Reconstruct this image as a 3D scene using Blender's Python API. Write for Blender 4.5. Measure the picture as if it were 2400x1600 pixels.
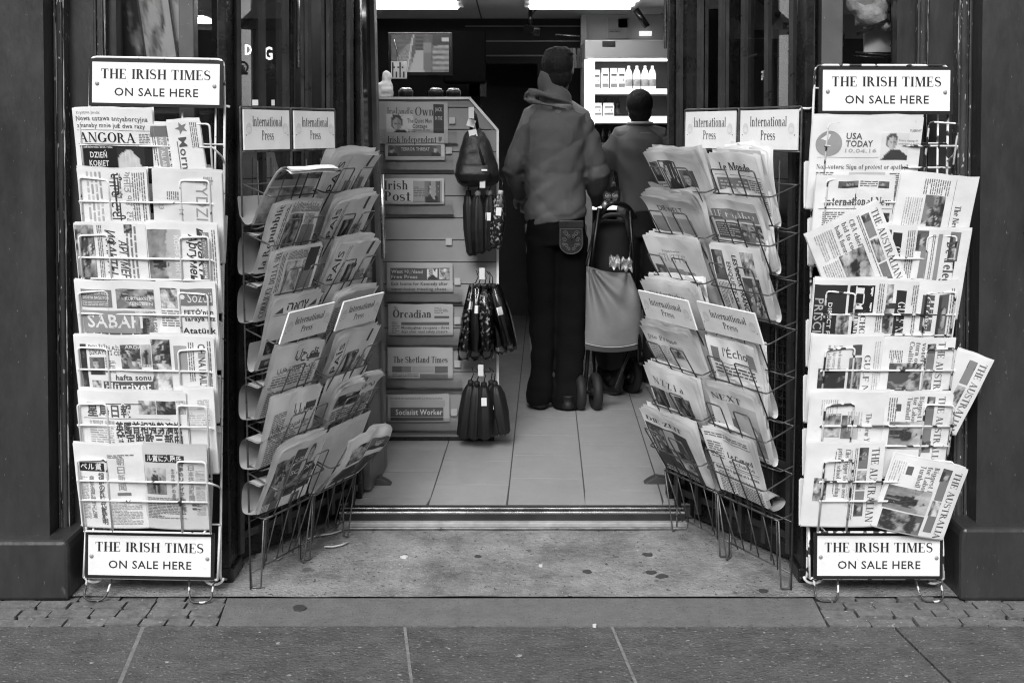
import bpy, math, random
from mathutils import Vector, Matrix, noise
from math import sin, cos, radians as R, pi

# ------------------------------------------------------------------ camera, world, sun, exposure
for o in list(bpy.data.objects): bpy.data.objects.remove(o)
SC = bpy.context.scene
COL = SC.collection
PITCH, FPX, HZ, CAMZ = R(1.6), 2400.0, 309.0, 1.5
CYP = HZ + FPX*math.tan(PITCH)
cam = bpy.data.cameras.new('camera'); cam.sensor_width = 36; cam.lens = 36
cam.shift_y = (CYP-800)/2400; cam.clip_end = 500; cam.clip_start = .05
co = bpy.data.objects.new('camera', cam); COL.objects.link(co)
co.location = (0, 0, CAMZ); co.rotation_euler = (pi/2-PITCH, 0, 0)
SC.camera = co

W = bpy.data.worlds.new('World'); SC.world = W; W.use_nodes = True
nt = W.node_tree; bg = nt.nodes['Background']
sky = nt.nodes.new('ShaderNodeTexSky'); sky.sky_type = 'NISHITA'; sky.sun_disc = False
SUN_EL, SUN_AZ = R(42), R(193)           # sun high, behind the camera and a little to its left
sky.sun_elevation = SUN_EL; sky.sun_rotation = SUN_AZ
bw = nt.nodes.new('ShaderNodeRGBToBW')   # the photograph is black and white
nt.links.new(sky.outputs[0], bw.inputs[0]); nt.links.new(bw.outputs[0], bg.inputs[0])
bg.inputs[1].default_value = .15
sl = bpy.data.lights.new('sun', 'SUN'); sl.energy = 1.5; sl.angle = R(28); sl.color = (1, 1, 1)
so = bpy.data.objects.new('sun', sl); COL.objects.link(so); so.location = (-2, -3, 6)
sd = Vector((sin(SUN_AZ)*cos(SUN_EL), cos(SUN_AZ)*cos(SUN_EL), sin(SUN_EL)))
so.rotation_euler = sd.to_track_quat('Z', 'Y').to_euler()
vs = SC.view_settings; vs.view_transform = 'Standard'; vs.look = 'None'; vs.gamma = 1; vs.use_curve_mapping = False
vs.exposure = 1.25
SC.cycles.filter_width = 1.15; SC.cycles.max_bounces = 7; SC.cycles.transparent_max_bounces = 12; SC.cycles.use_denoising = True

# ------------------------------------------------------------------ pixel -> point helpers (2400 px wide photo)
def ray(sx, sy):
    u = (sx-1200)/FPX; v = (CYP-sy)/FPX
    return Vector((u, cos(PITCH)+v*sin(PITCH), -sin(PITCH)+v*cos(PITCH)))
def At(sx, sy, Y):
    d = ray(sx, sy); t = Y/d.y
    return Vector((d.x*t, Y, CAMZ+d.z*t))
def Gr(sx, sy, z=0.0):
    d = ray(sx, sy); t = (z-CAMZ)/d.z
    return Vector((d.x*t, d.y*t, z))
def X(sx, Y, sy=600): return At(sx, sy, Y).x
def Z(sy, Y): return At(1200, sy, Y).z
K = 2400/2352.0                          # displayed px -> source px
FLZ = .062                               # shop floor height

# ------------------------------------------------------------------ materials
MATS = {}
def M(name, v, rough=.6, metal=0, var=.0, scale=6, bump=0, bscale=60, spec=.5, stretch=(1,1,1), speck=None, emit=0, coat=0, rv=.1, nr=.65):
    if name in MATS: return MATS[name]
    m = bpy.data.materials.new(name); m.use_nodes = True; n = m.node_tree.nodes; l = m.node_tree.links
    b = n['Principled BSDF']; b.inputs['Roughness'].default_value = rough; b.inputs['Metallic'].default_value = metal
    b.inputs['Specular IOR Level'].default_value = spec; b.inputs['Coat Weight'].default_value = coat
    b.inputs['Base Color'].default_value = (v, v, v, 1)
    if emit:
        b.inputs['Emission Color'].default_value = (1, 1, 1, 1); b.inputs['Emission Strength'].default_value = emit
    if var or bump or speck:
        tc = n.new('ShaderNodeTexCoord'); mp = n.new('ShaderNodeMapping'); mp.inputs['Scale'].default_value = stretch
        l.new(tc.outputs['Object'], mp.inputs[0])
    if var or speck:
        nz = n.new('ShaderNodeTexNoise'); nz.inputs['Scale'].default_value = scale; nz.inputs['Detail'].default_value = 8
        nz.inputs['Roughness'].default_value = nr; l.new(mp.outputs[0], nz.inputs[0])
        mr = n.new('ShaderNodeMapRange'); mr.inputs[1].default_value = .3; mr.inputs[2].default_value = .7
        mr.inputs[3].default_value = v*(1-var); mr.inputs[4].default_value = v*(1+var)
        l.new(nz.outputs[0], mr.inputs[0]); last = mr.outputs[0]
        rr = n.new('ShaderNodeMapRange'); rr.inputs[1].default_value = .3; rr.inputs[2].default_value = .7
        rr.inputs[3].default_value = max(0, rough-rv); rr.inputs[4].default_value = min(1, rough+rv)
        l.new(nz.outputs[0], rr.inputs[0]); l.new(rr.outputs[0], b.inputs['Roughness'])
        for sp in (speck or []):
            ssc, thr, tone = sp[:3]
            vz = n.new('ShaderNodeTexNoise'); vz.inputs['Scale'].default_value = ssc; vz.inputs['Detail'].default_value = 2
            l.new(mp.outputs[0], vz.inputs[0])
            st = n.new('ShaderNodeMapRange'); st.inputs[1].default_value = thr; st.inputs[2].default_value = thr+.04
            l.new(vz.outputs[0], st.inputs[0])
            mx = n.new('ShaderNodeMix'); mx.data_type = 'FLOAT'; l.new(st.outputs[0], mx.inputs[0]); l.new(last, mx.inputs[2])
            mx.inputs[3].default_value = tone; last = mx.outputs[0]
        l.new(last, b.inputs['Base Color'])
    if bump:
        bz = n.new('ShaderNodeTexNoise'); bz.inputs['Scale'].default_value = bscale; bz.inputs['Detail'].default_value = 6
        l.new(mp.outputs[0], bz.inputs[0]); bp = n.new('ShaderNodeBump'); bp.inputs['Strength'].default_value = bump
        bp.inputs['Distance'].default_value = .01
        l.new(bz.outputs[0], bp.inputs['Height']); l.new(bp.outputs[0], b.inputs['Normal'])
    MATS[name] = m; return m
def Mtone(name, rough=.75, emit=0, spec=.3):
    if name in MATS: return MATS[name]
    m = bpy.data.materials.new(name); m.use_nodes = True; n = m.node_tree.nodes; l = m.node_tree.links
    b = n['Principled BSDF']; b.inputs['Roughness'].default_value = rough; b.inputs['Specular IOR Level'].default_value = spec
    a = n.new('ShaderNodeAttribute'); a.attribute_name = 'tone'
    if emit:
        b.inputs['Base Color'].default_value = (.01, .01, .01, 1)
        l.new(a.outputs['Color'], b.inputs['Emission Color']); b.inputs['Emission Strength'].default_value = emit
    else:
        tc = n.new('ShaderNodeTexCoord'); nz = n.new('ShaderNodeTexNoise'); nz.inputs['Scale'].default_value = 9; nz.inputs['Detail'].default_value = 6
        l.new(tc.outputs['Object'], nz.inputs[0]); mr = n.new('ShaderNodeMapRange')
        mr.inputs[1].default_value = .3; mr.inputs[2].default_value = .7; mr.inputs[3].default_value = .9; mr.inputs[4].default_value = 1.04
        l.new(nz.outputs[0], mr.inputs[0]); mu = n.new('ShaderNodeVectorMath'); mu.operation = 'SCALE'
        l.new(a.outputs['Color'], mu.inputs[0]); l.new(mr.outputs[0], mu.inputs['Scale']); l.new(mu.outputs[0], b.inputs['Base Color'])
        bz = n.new('ShaderNodeTexNoise'); bz.inputs['Scale'].default_value = 14; l.new(tc.outputs['Object'], bz.inputs[0])
        bp = n.new('ShaderNodeBump'); bp.inputs['Strength'].default_value = .25; bp.inputs['Distance'].default_value = .012
        l.new(bz.outputs[0], bp.inputs['Height']); l.new(bp.outputs[0], b.inputs['Normal'])
    MATS[name] = m; return m
def Mglass(name, tint=1.0, rough=.0):
    m = bpy.data.materials.new(name); m.use_nodes = True; n = m.node_tree.nodes; l = m.node_tree.links
    n.remove(n['Principled BSDF']); out = n['Material Output']
    t = n.new('ShaderNodeBsdfTransparent'); t.inputs[0].default_value = (tint, tint, tint, 1)
    g = n.new('ShaderNodeBsdfGlossy'); g.inputs['Roughness'].default_value = rough
    fr = n.new('ShaderNodeFresnel'); fr.inputs[0].default_value = 1.45
    mx = n.new('ShaderNodeMixShader'); l.new(fr.outputs[0], mx.inputs[0]); l.new(t.outputs[0], mx.inputs[1]); l.new(g.outputs[0], mx.inputs[2])
    l.new(mx.outputs[0], out.inputs[0]); MATS[name] = m; return m

PRINT = Mtone('newsprint'); SIGN = Mtone('painted_sign', .45, spec=.4)
PAINT = M('dark_shop_paint', .030, .36, var=.38, scale=4, bump=.22, bscale=40, stretch=(1,1,.4), nr=.8, speck=[(150,.73,.14),(22,.74,.075)])
PAINT2 = M('worn_moulding_paint', .05, .2, var=.5, scale=8, bump=.3, bscale=50, stretch=(1,1,.3), nr=.8, spec=.8, speck=[(110,.66,.4)])
EDGE = M('worn_highlight_paint', .12, .25, var=.6, scale=14, bump=.3, stretch=(1,1,.10), nr=.8, spec=.8, speck=[(60,.50,.42),(170,.58,.03)])  # pale edge strips: worn paint plus gloss highlights put into the colour
BLACK = M('black_gloss_paint', .010, .28, var=.3, scale=12, bump=.15, speck=[(140,.74,.12)])
GRILLE = M('dark_grille_paint', .030, .34, var=.3, scale=12, bump=.15, speck=[(130,.73,.2)])
WHITEWIRE = M('chipped_white_wire', .74, .4, var=.08, scale=20, speck=[(38,.66,.05)])
FEETW = M('bare_chipped_wire', .55, .4, var=.2, scale=20, speck=[(34,.44,.03)])
WHITEWORN = M('worn_white_wire', .72, .4, var=.1, scale=20, speck=[(30,.53,.03)])
GREYWIRE = M('dull_black_wire', .085, .34, var=.4, scale=30, metal=.3)
DARKBORDER = M('black_sign_edge', .012, .5)
CHROME = M('worn_aluminium', .5, .25, metal=.9, var=.2, scale=14)
GLASS = Mglass('window_glass', .93)

# ------------------------------------------------------------------ mesh builder
class MB:
    def __init__(s): s.v=[]; s.f=[]; s.m=[]; s.t=[]; s.s=[]
    def add(s, vs, fs, mat=0, tone=1.0, smooth=False):
        b = len(s.v); s.v += [tuple(v) for v in vs]
        s.t += list(tone) if isinstance(tone, (list, tuple)) else [tone]*len(vs)
        for f in fs: s.f.append([i+b for i in f]); s.m.append(mat); s.s.append(smooth)
        return s
    def box(s, c, d, mat=0, tone=1.0, rz=0, rx=0, ry=0):
        mt = Matrix.Rotation(rz,3,'Z') @ Matrix.Rotation(ry,3,'Y') @ Matrix.Rotation(rx,3,'X'); c = Vector(c)
        vs = [c+mt@Vector((a*d[0]/2, b*d[1]/2, e*d[2]/2)) for a in (-1,1) for b in (-1,1) for e in (-1,1)]
        return s.add(vs, [(0,1,3,2),(4,6,7,5),(0,4,5,1),(2,3,7,6),(0,2,6,4),(1,5,7,3)], mat, tone)
    def bx(s, x0, x1, y0, y1, z0, z1, mat=0, tone=1.0):
        return s.box(((x0+x1)/2,(y0+y1)/2,(z0+z1)/2), (abs(x1-x0),abs(y1-y0),abs(z1-z0)), mat, tone)
    def prism(s, poly, y0, y1, mat=0, tone=1.0):      # poly in x,z
        n = len(poly); vs = [(x,y0,z) for x,z in poly]+[(x,y1,z) for x,z in poly]
        return s.add(vs, [list(range(n)), list(range(2*n-1,n-1,-1))]+[(i,i+n,(i+1)%n+n,(i+1)%n) for i in range(n)], mat, tone)
    def vprism(s, poly, z0, z1, mat=0, tone=1.0, smooth=False):     # poly in x,y
        n = len(poly); vs = [(x,y,z0) for x,y in poly]+[(x,y,z1) for x,y in poly]
        s.add(vs, [list(range(n-1,-1,-1)), list(range(n,2*n))], mat, tone)
        return s.add(vs, [(i,(i+1)%n,(i+1)%n+n,i+n) for i in range(n)], mat, tone, smooth)
    def tube(s, pts, r, seg=6, mat=0, tone=1.0, closed=False, cap=True):
        pts = [Vector(p) for p in pts]; n = len(pts)
        rs = r if isinstance(r, (list, tuple)) else [r]*n
        up = None; vs = []
        for i, p in enumerate(pts):
            a = pts[i-1] if (i or closed) else p; b = pts[(i+1)%n] if (i < n-1 or closed) else p
            d = (b-a); d = d.normalized() if d.length > 1e-9 else Vector((0,0,1))
            if up is None:
                up = Vector((0,0,1)) if abs(d.z) < .9 else Vector((0,1,0))
            up = up-d*up.dot(d); up = up.normalized() if up.length > 1e-6 else d.orthogonal().normalized()
            sd_ = d.cross(up)
            for k in range(seg):
                q = 2*pi*k/seg; vs.append(p+(up*cos(q)+sd_*sin(q))*rs[i])
        fs = []
        for i in range(n if closed else n-1):
            j = (i+1)%n
            for k in range(seg): k2 = (k+1)%seg; fs.append((i*seg+k, i*seg+k2, j*seg+k2, j*seg+k))
        if cap and not closed: fs += [list(range(seg-1,-1,-1)), list(range((n-1)*seg, n*seg))]
        return s.add(vs, fs, mat, tone, True)
    def lathe(s, prof, c=(0,0,0), seg=16, mat=0, tone=1.0, sx=1, sy=1, flute=0, nf=0):
        vs = []; c = Vector(c)
        for r, z in prof:
            for k in range(seg):
                q = 2*pi*k/seg; rr = r*(1+flute*cos(nf*q)); vs.append(c+Vector((rr*cos(q)*sx, rr*sin(q)*sy, z)))
        fs = []
        for i in range(len(prof)-1):
            for k in range(seg): k2=(k+1)%seg; fs.append((i*seg+k, i*seg+k2, (i+1)*seg+k2, (i+1)*seg+k))
        fs += [list(range(seg-1,-1,-1)), list(range((len(prof)-1)*seg, len(prof)*seg))]
        return s.add(vs, fs, mat, tone, True)
    def rings(s, rg, seg=20, mat=0, tone=1.0):         # (cx,cy,z,rx,ry[,tilt])
        vs = []
        for g in rg:
            cx,cy,z,rx,ry = g[:5]; tl = g[5] if len(g)>5 else 0
            for k in range(seg):
                q = 2*pi*k/seg; c_, s_ = cos(q), sin(q)
                e = .8; c_ = math.copysign(abs(c_)**e, c_); s_ = math.copysign(abs(s_)**e, s_)
                vs.append((cx+rx*c_, cy+ry*s_, z+tl*c_))
        n = len(rg); fs = []
        for i in range(n-1):
            for k in range(seg): k2=(k+1)%seg; fs.append((i*seg+k, i*seg+k2, (i+1)*seg+k2, (i+1)*seg+k))
        fs += [list(range(seg-1,-1,-1)), list(range((n-1)*seg, n*seg))]
        return s.add(vs, fs, mat, tone, True)
    def sphere(s, c, r, seg=16, ring=10, mat=0, tone=1.0, sc=(1,1,1), rot=None):
        vs=[]; c = Vector(c)
        for i in range(ring+1):
            a = -pi/2+pi*i/ring
            for k in range(seg):
                q=2*pi*k/seg; v = Vector((r*cos(a)*cos(q)*sc[0], r*cos(a)*sin(q)*sc[1], r*sin(a)*sc[2]))
                vs.append(c+(rot@v if rot else v))
        fs=[(i*seg+k, i*seg+(k+1)%seg, (i+1)*seg+(k+1)%seg, (i+1)*seg+k) for i in range(ring) for k in range(seg)]
        return s.add(vs, fs, mat, tone, True)
    def grid(s, fn, nu, nv, mat=0, tone=1.0, smooth=True):
        vs=[fn(i/nu, j/nv) for j in range(nv+1) for i in range(nu+1)]
        tn = [tone(i/nu, j/nv) for j in range(nv+1) for i in range(nu+1)] if callable(tone) else tone
        return s.add(vs, [(j*(nu+1)+i, j*(nu+1)+i+1, (j+1)*(nu+1)+i+1, (j+1)*(nu+1)+i) for j in range(nv) for i in range(nu)], mat, tn, smooth)
    def mesh(s, name, mats):
        me = bpy.data.meshes.new(name); me.from_pydata(s.v, [], s.f)
        for m in (mats if isinstance(mats, (list, tuple)) else [mats]): me.materials.append(m)
        me.polygons.foreach_set('material_index', s.m); me.polygons.foreach_set('use_smooth', s.s)
        if any(t != 1.0 for t in s.t):
            at = me.color_attributes.new('tone', 'FLOAT_COLOR', 'POINT'); fl = []
            for t in s.t: fl += [t, t, t, 1]
            at.data.foreach_set('color', fl)
        me.update(); return me
    def build(s, name, mats, parent=None, loc=None, bevel=0, label=None):
        o = bpy.data.objects.new(name, s.mesh(name, mats)); COL.objects.link(o)
        if parent is not None: o.parent = parent
        if loc is not None: o.location = loc
        if bevel:
            b = o.modifiers.new('bevel', 'BEVEL'); b.width = bevel; b.segments = 2; b.limit_method = 'ANGLE'
        if label: o['label'] = label
        return o
def rnd(pts, rad=.012, n=3, closed=False):             # round the corners of a polyline
    pts = [Vector(p) for p in pts]; out = []
    m = len(pts)
    for i, p in enumerate(pts):
        if not closed and i in (0, m-1): out.append(p); continue
        a, b = pts[i-1], pts[(i+1)%m]; r = min(rad, (a-p).length/2.1, (b-p).length/2.1)
        p0 = p+(a-p).normalized()*r; p1 = p+(b-p).normalized()*r
        for k in range(n+1):
            t = k/n; out.append(p0*(1-t)**2+p*2*t*(1-t)+p1*t*t)
    return out
def thing(name, label, cat, loc=(0,0,0), rz=0, group=None, ry=0):
    o = bpy.data.objects.new(name, None); COL.objects.link(o); o.location = loc; o.rotation_euler = (0, ry, rz)
    o.empty_display_size = .05
    o['label'] = label; o['category'] = cat
    if group: o['group'] = group
    return o
def tag(o, label, cat, group=None):
    o['label'] = label; o['category'] = cat
    if group: o['group'] = group
    return o
def struct(o): o['kind'] = 'structure'; return o
def xyz(o):                                            # matrix of a thing from its channels
    return Matrix.LocRotScale(o.location, o.rotation_euler, None)

# ------------------------------------------------------------------ lettering
def _arc(cx, cy, rx, ry, a0, a1, wv, wh, n=12):
    out = []; pr = None
    for i in range(n+1):
        a = R(a0+(a1-a0)*i/n); c, s_ = cos(a), sin(a)
        q = ((cx+rx*c, cy+ry*s_), (cx+(rx-wv)*c, cy+(ry-wh)*s_))
        if pr: out.append([pr[0], q[0], q[1], pr[1]])
        pr = q
    return out
def _rc(x0, y0, x1, y1): return [[(x0,y0),(x1,y0),(x1,y1),(x0,y1)]]
def _dg(x0, y0, x1, y1, w): return [[(x0,y0),(x0+w,y0),(x1+w,y1),(x1,y1)]]
def _stroke(p, w):
    out = []; pr = None
    for i in range(len(p)):
        a = Vector(p[max(i-1,0)]); b = Vector(p[min(i+1,len(p)-1)]); d = (b-a).normalized(); n = Vector((-d.y, d.x))*w[i]/2; c = Vector(p[i])
        q = (tuple(c+n), tuple(c-n))
        if pr: out.append([pr[0], q[0], q[1], pr[1]])
        pr = q
    return out
S, T, F, XH, SEG = .16, .045, .065, .66, 12
def st(x, y0, y1, b=1, t=1, w=None):
    w = w or S; o = _rc(x, y0, x+w, y1)
    if b: o += _rc(x-F, y0, x, y0+T)+_rc(x+w, y0, x+w+F, y0+T)
    if t == 1: o += _rc(x-F, y1-T, x, y1)+_rc(x+w, y1-T, x+w+F, y1)
    if t == 2: o += [[(x-F, y1-T*1.6), (x, y1-T*2.2), (x, y1)]]
    return o
def _S(w, h):
    p = []; ws = []
    for i in range(17):
        u = i/16
        if u < .5:
            a = R(25+u*2*235); c = (.5, .75); rx, ry = .40, .22
        else:
            a = R(80-(u-.5)*2*235); c = (.5, .27); rx, ry = .43, .24
        x, y = c[0]+rx*cos(a), c[1]+ry*sin(a)
        p.append((x*w, y*h)); ws.append(T*1.1+(S*.95-T)*max(0, 1-abs(u-.5)*2.6)**.9)
    return _stroke(p, ws)+_rc(w*.80, h*.74, w*.86, h*.98)+_rc(w*.08, h*.02, w*.14, h*.26)
def serif_glyph(ch):
    A = _arc; g = SEG
    if ch == ' ': return [], .3
    if ch == 'A': return _dg(.06,0,.34,1,T*1.2)+_dg(.56,0,.28,1,S)+_rc(.17,.3,.56,.3+T)+_rc(0,0,.2,T)+_rc(.48,0,.80,T), .80
    if ch == 'B': return st(F,0,1)+A(F+S,.75,.30,.25,-90,90,S,T,g)+A(F+S,.26,.36,.26,-90,90,S,T,g), .66
    if ch == 'C': return A(.40,.5,.38,.51,38,322,S*1.1,T,g+6)+_rc(.66,.66,.70,.98), .76
    if ch == 'D': return st(F,0,1)+A(F+S,.5,.46,.5,-90,90,S*1.1,T,g), .76
    if ch == 'E': return st(F,0,1)+_rc(F+S,0,.58,T)+_rc(F+S,.5-T/2,.44,.5+T/2)+_rc(F+S,1-T,.55,1)+_rc(.58,0,.62,.24)+_rc(.55,.78,.59,1)+_rc(.42,.38,.46,.62), .66
    if ch == 'F': return st(F,0,1)+_rc(F+S,.5-T/2,.42,.5+T/2)+_rc(F+S,1-T,.55,1)+_rc(.55,.76,.59,1)+_rc(.40,.38,.44,.62), .62
    if ch == 'G': return A(.40,.5,.38,.51,38,322,S*1.1,T,g+6)+_rc(.66,.68,.70,.98)+st(.60,.05,.42,0,1), .84
    if ch == 'H': return st(F,0,1)+st(.56,0,1)+_rc(F+S,.5-T/2,.56,.5+T/2), .78
    if ch == 'I': return st(F,0,1), .29
    if ch == 'J': return st(.2,.1,1,0,1)+A(.16,.12,.2,.16,180,360,S,T,8), .42
    if ch == 'K': return st(F,0,1)+_dg(.22,.42,.60,1,T*1.3)+_dg(.58,0,.30,.55,S)+_rc(.50,0,.82,T)+_rc(.52,1-T,.72,1), .80
    if ch == 'L': return st(F,0,1)+_rc(F+S,0,.55,T)+_rc(.55,0,.59,.28), .62
    if ch == 'M': return st(F+.02,0,1,1,0,T*1.2)+_dg(.40,0,.08,1,S)+_dg(.42,0,.74,1,T*1.2)+st(.74,0,1,1,1)+_rc(0,1-T,.1,1), .97
    if ch == 'N': return st(F+.03,0,1,1,0,T*1.2)+_dg(.58,0,.08,1,S)+st(.68,.1,1,0,1,T*1.2)+_rc(0,1-T,.1,1), .82
    if ch in 'OQ': return A(.41,.5,.40,.51,0,360,S*1.1,T,g*2)+([] if ch=='O' else _dg(.62,-.2,.40,.06,S)), .82
    if ch == 'P': return st(F,0,1)+A(F+S,.72,.34,.28,-90,90,S,T,g), .62
    if ch == 'R': return st(F,0,1)+A(F+S,.74,.32,.26,-90,90,S,T,g)+_dg(.56,0,.30,.49,S)+_rc(.66,0,.80,T), .78
    if ch == 'S': return _S(.56,1), .60
    if ch == 'T': return st(.25,0,1,1,0)+_rc(0,1-T,.66,1)+_rc(0,.76,.04,1)+_rc(.62,.76,.66,1), .68
    if ch == 'U': return st(F,.26,1,0,1)+A(.36,.28,.29,.29,180,360,S*.8,T,g)+st(.60,.26,1,0,1,T*1.3), .76
    if ch == 'V': return _dg(.30,0,.04,1,S)+_dg(.36,0,.62,1,T*1.2)+_rc(-.02,1-T,.26,1)+_rc(.54,1-T,.74,1), .72
    if ch == 'W': return _dg(.24,0,.04,1,S)+_dg(.32,0,.50,1,T*1.2)+_dg(.62,0,.42,1,S)+_dg(.70,0,.90,1,T*1.2)+_rc(-.02,1-T,.26,1)+_rc(.82,1-T,1.0,1), 1.0
    if ch == 'X': return _dg(.48,0,.04,1,S)+_dg(.06,0,.52,1,T*1.3)+_rc(0,0,.2,T)+_rc(.42,0,.70,T)+_rc(0,1-T,.26,1)+_rc(.46,1-T,.66,1), .70
    if ch == 'Y': return _dg(.28,.42,.04,1,S)+_dg(.34,.42,.58,1,T*1.2)+st(.27,0,.44,1,0)+_rc(-.02,1-T,.26,1)+_rc(.5,1-T,.7,1), .68
    if ch == 'Z': return _dg(.02,0,.40,1,S)+_rc(.02,0,.58,T)+_rc(.04,1-T,.56,1)+_rc(.56,0,.6,.26)+_rc(.02,.76,.06,1), .62
    h = XH
    if ch == 'a': return A(.21,.19,.19,.20,60,300,S,T,g)+_rc(.34-.02,0.02,.34+S-.02,h*.72)+A(.29,h*.70,.19,h*.30,0,150,S*.9,T,g)+_rc(.46,0,.54,T), .54
    if ch in 'bp': return (st(F*.6,0,1,0,2) if ch=='b' else st(F*.6,-.3,h,1,2))+A(.31,h/2,.26,h/2+.01,-130,130,S,T,g), .62
    if ch == 'c': return A(.28,h/2,.26,h/2+.01,50,310,S,T,g+2)+_rc(.38,h*.66,.45,h*.86), .50
    if ch in 'dqg': 
        o = A(.28,h/2,.26,h/2+.01,50,310,S,T,g+2)
        if ch == 'd': o += st(.38,0,1,0,2)+_rc(.54,0,.60,T)
        if ch == 'q': o += st(.38,-.3,h,1,0)
        if ch == 'g': o += st(.38,-.1,h,0,0)+A(.28,-.1,.26,.2,180,360,S,T*1.3,8)
        return o, .60
    if ch == 'e': return A(.28,h/2,.26,h/2+.01,0,315,S,T,g+4)+_rc(.13,h*.5,.52,h*.5+T), .56
    if ch == 'f': return st(.12,0,h,1,0)+_rc(.02,h-T,.40,h)+A(.28,.80,.16,.2,20,180,S,T,8)+_rc(.12,h,.12+S,.82), .38
    if ch in 'hnm':
        o = st(F,0,1 if ch=='h' else h,1,2)+A(.31,h-.26,.21,.27,0,130,S,T*1.6,g)+st(.52-S,0,h-.24,1,0)
        if ch == 'm': o += A(.60,h-.26,.21,.27,0,130,S,T*1.6,g)+st(.81-S,0,h-.24,1,0); return o, .90
        return o, .61
    if ch == 'i': return st(F,0,h,1,2)+A(F+S/2,.86,.095,.095,0,360,.095,.095,8), .31
    if ch == 'j': return st(F+.04,-.1,h,0,2)+A(F+S/2,.86,.095,.095,0,360,.095,.095,8)+A(.08,-.1,.18,.18,200,360,S,T,6), .33
    if ch == 'k': return st(F,0,1,1,2)+_dg(.20,.28,.44,h,T*1.3)+_dg(.44,0,.24,.38,S)+_rc(.40,0,.64,T)+_rc(.36,h-T,.56,h), .62
    if ch == 'l': return st(F,0,1,1,2), .31
    if ch == 'o': return A(.29,h/2,.27,h/2+.01,0,360,S,T,g*2), .58
    if ch == 'r': return st(F,0,h,1,2)+A(.33,h-.2,.17,.2,60,150,S,T*1.5,6)+A(.38,h-.1,.075,.085,0,360,.075,.085,8), .47
    if ch == 's': return _S(.42,h), .46
    if ch == 't': return st(.12,.02,.88,0,0)+_rc(.02,h-T,.40,h)+_rc(.12,0,.40,T*1.3), .42
    if ch == 'u': return st(F,.1,h,0,2)+A(.29,.2,.23,.21,180,290,S,T*1.6,8)+st(.44,0,h,0,2)+_rc(.60,0,.66,T), .66
    if ch in 'vy': return _dg(.22,0,.03,h,S)+_dg(.28,0,.46,h,T*1.2)+_rc(-.02,h-T,.22,h)+_rc(.38,h-T,.56,h)+([] if ch=='v' else _dg(.14,-.28,.26,.02,T*1.5)), .55
    if ch == 'w': return _dg(.18,0,.03,h,S)+_dg(.24,0,.38,h,T*1.2)+_dg(.48,0,.33,h,S)+_dg(.54,0,.68,h,T*1.2)+_rc(-.02,h-T,.22,h)+_rc(.6,h-T,.78,h), .78
    if ch == 'x': return _dg(.34,0,.03,h,S)+_dg(.04,0,.36,h,T*1.3)+_rc(0,0,.14,T)+_rc(.30,0,.52,T), .53
    if ch == 'z': return _dg(.02,0,.26,h,S)+_rc(.02,0,.42,T*1.5)+_rc(.04,h-T,.42,h), .46
    if ch in '.,': return A(.1,.08,.09,.09,0,360,.09,.09,8)+([] if ch=='.' else _dg(.04,-.16,.12,.06,.06)), .22
    if ch == ':': return A(.1,.08,.09,.09,0,360,.09,.09,8)+A(.1,.5,.09,.09,0,360,.09,.09,8), .26
    if ch == '-': return _rc(.04,.26,.28,.36), .32
    if ch == "'": return _dg(.06,.7,.08,1,.07), .2
    if ch == '?': return A(.2,.78,.2,.22,-60,170,S*.9,T,10)+_rc(.18,.3,.26,.6)+A(.22,.08,.09,.09,0,360,.09,.09,8), .5
    return None
_tc = {}
def glyphs(s, font):
    """-> (list of polygons, width) with cap height 1, baseline 0; fonts: s serif, l light serif, k blackletter, g sans, b bold sans"""
    global S, T, F, SEG
    if (s, font) in _tc: return _tc[(s, font)]
    if font in 'slkh':
        S, T, F, SEG = {'s': (.16,.045,.065,12), 'l': (.14,.042,.055,12), 'k': (.19,.075,.05,5), 'h': (.185,.05,.06,12)}[font]
        x = 0; out = []; ok = True
        for ch in s:
            r = serif_glyph(ch)
            if r is None: ok = False; break
            out += [[(px+x, py) for px, py in p] for p in r[0]]; x += r[1]+{'k': .02, 'h': .10}.get(font, .05)
        if ok:
            if font == 'k': out = [[(px+py*.03, py) for px, py in p] for p in out]
            _tc[(s, font)] = (out, x); return out, x
    cu = bpy.data.curves.new('t', 'FONT'); cu.body = s; cu.size = 1/.728; cu.resolution_u = 2
    if font == 'b': cu.offset = .028; cu.space_character = 1.06
    if font == 'e': cu.offset = .014; cu.space_character = 1.08
    if font == 'i': cu.shear = .25; cu.offset = .02
    ob = bpy.data.objects.new('t', cu); me = bpy.data.meshes.new_from_object(ob)
    vs = [v.co for v in me.vertices]; mn = min(v.x for v in vs); mx = max(v.x for v in vs)
    out = [[(vs[i].x-mn, vs[i].y) for i in p.vertices] for p in me.polygons]
    bpy.data.objects.remove(ob); bpy.data.curves.remove(cu); bpy.data.meshes.remove(me)
    _tc[(s, font)] = (out, mx-mn); return _tc[(s, font)]
def put_text(mb, s, font, x, y, cap, width, fn, tone=.02, mat=0, base=0.0):
    ps, w = glyphs(s, font); kx = (width/w) if width else cap
    for i, p in enumerate(ps):
        o = base+(i%5)*.00002
        mb.add([fn(x+px*kx, y+py*cap, o) for px, py in p], [list(range(len(p)))], mat, tone)
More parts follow.
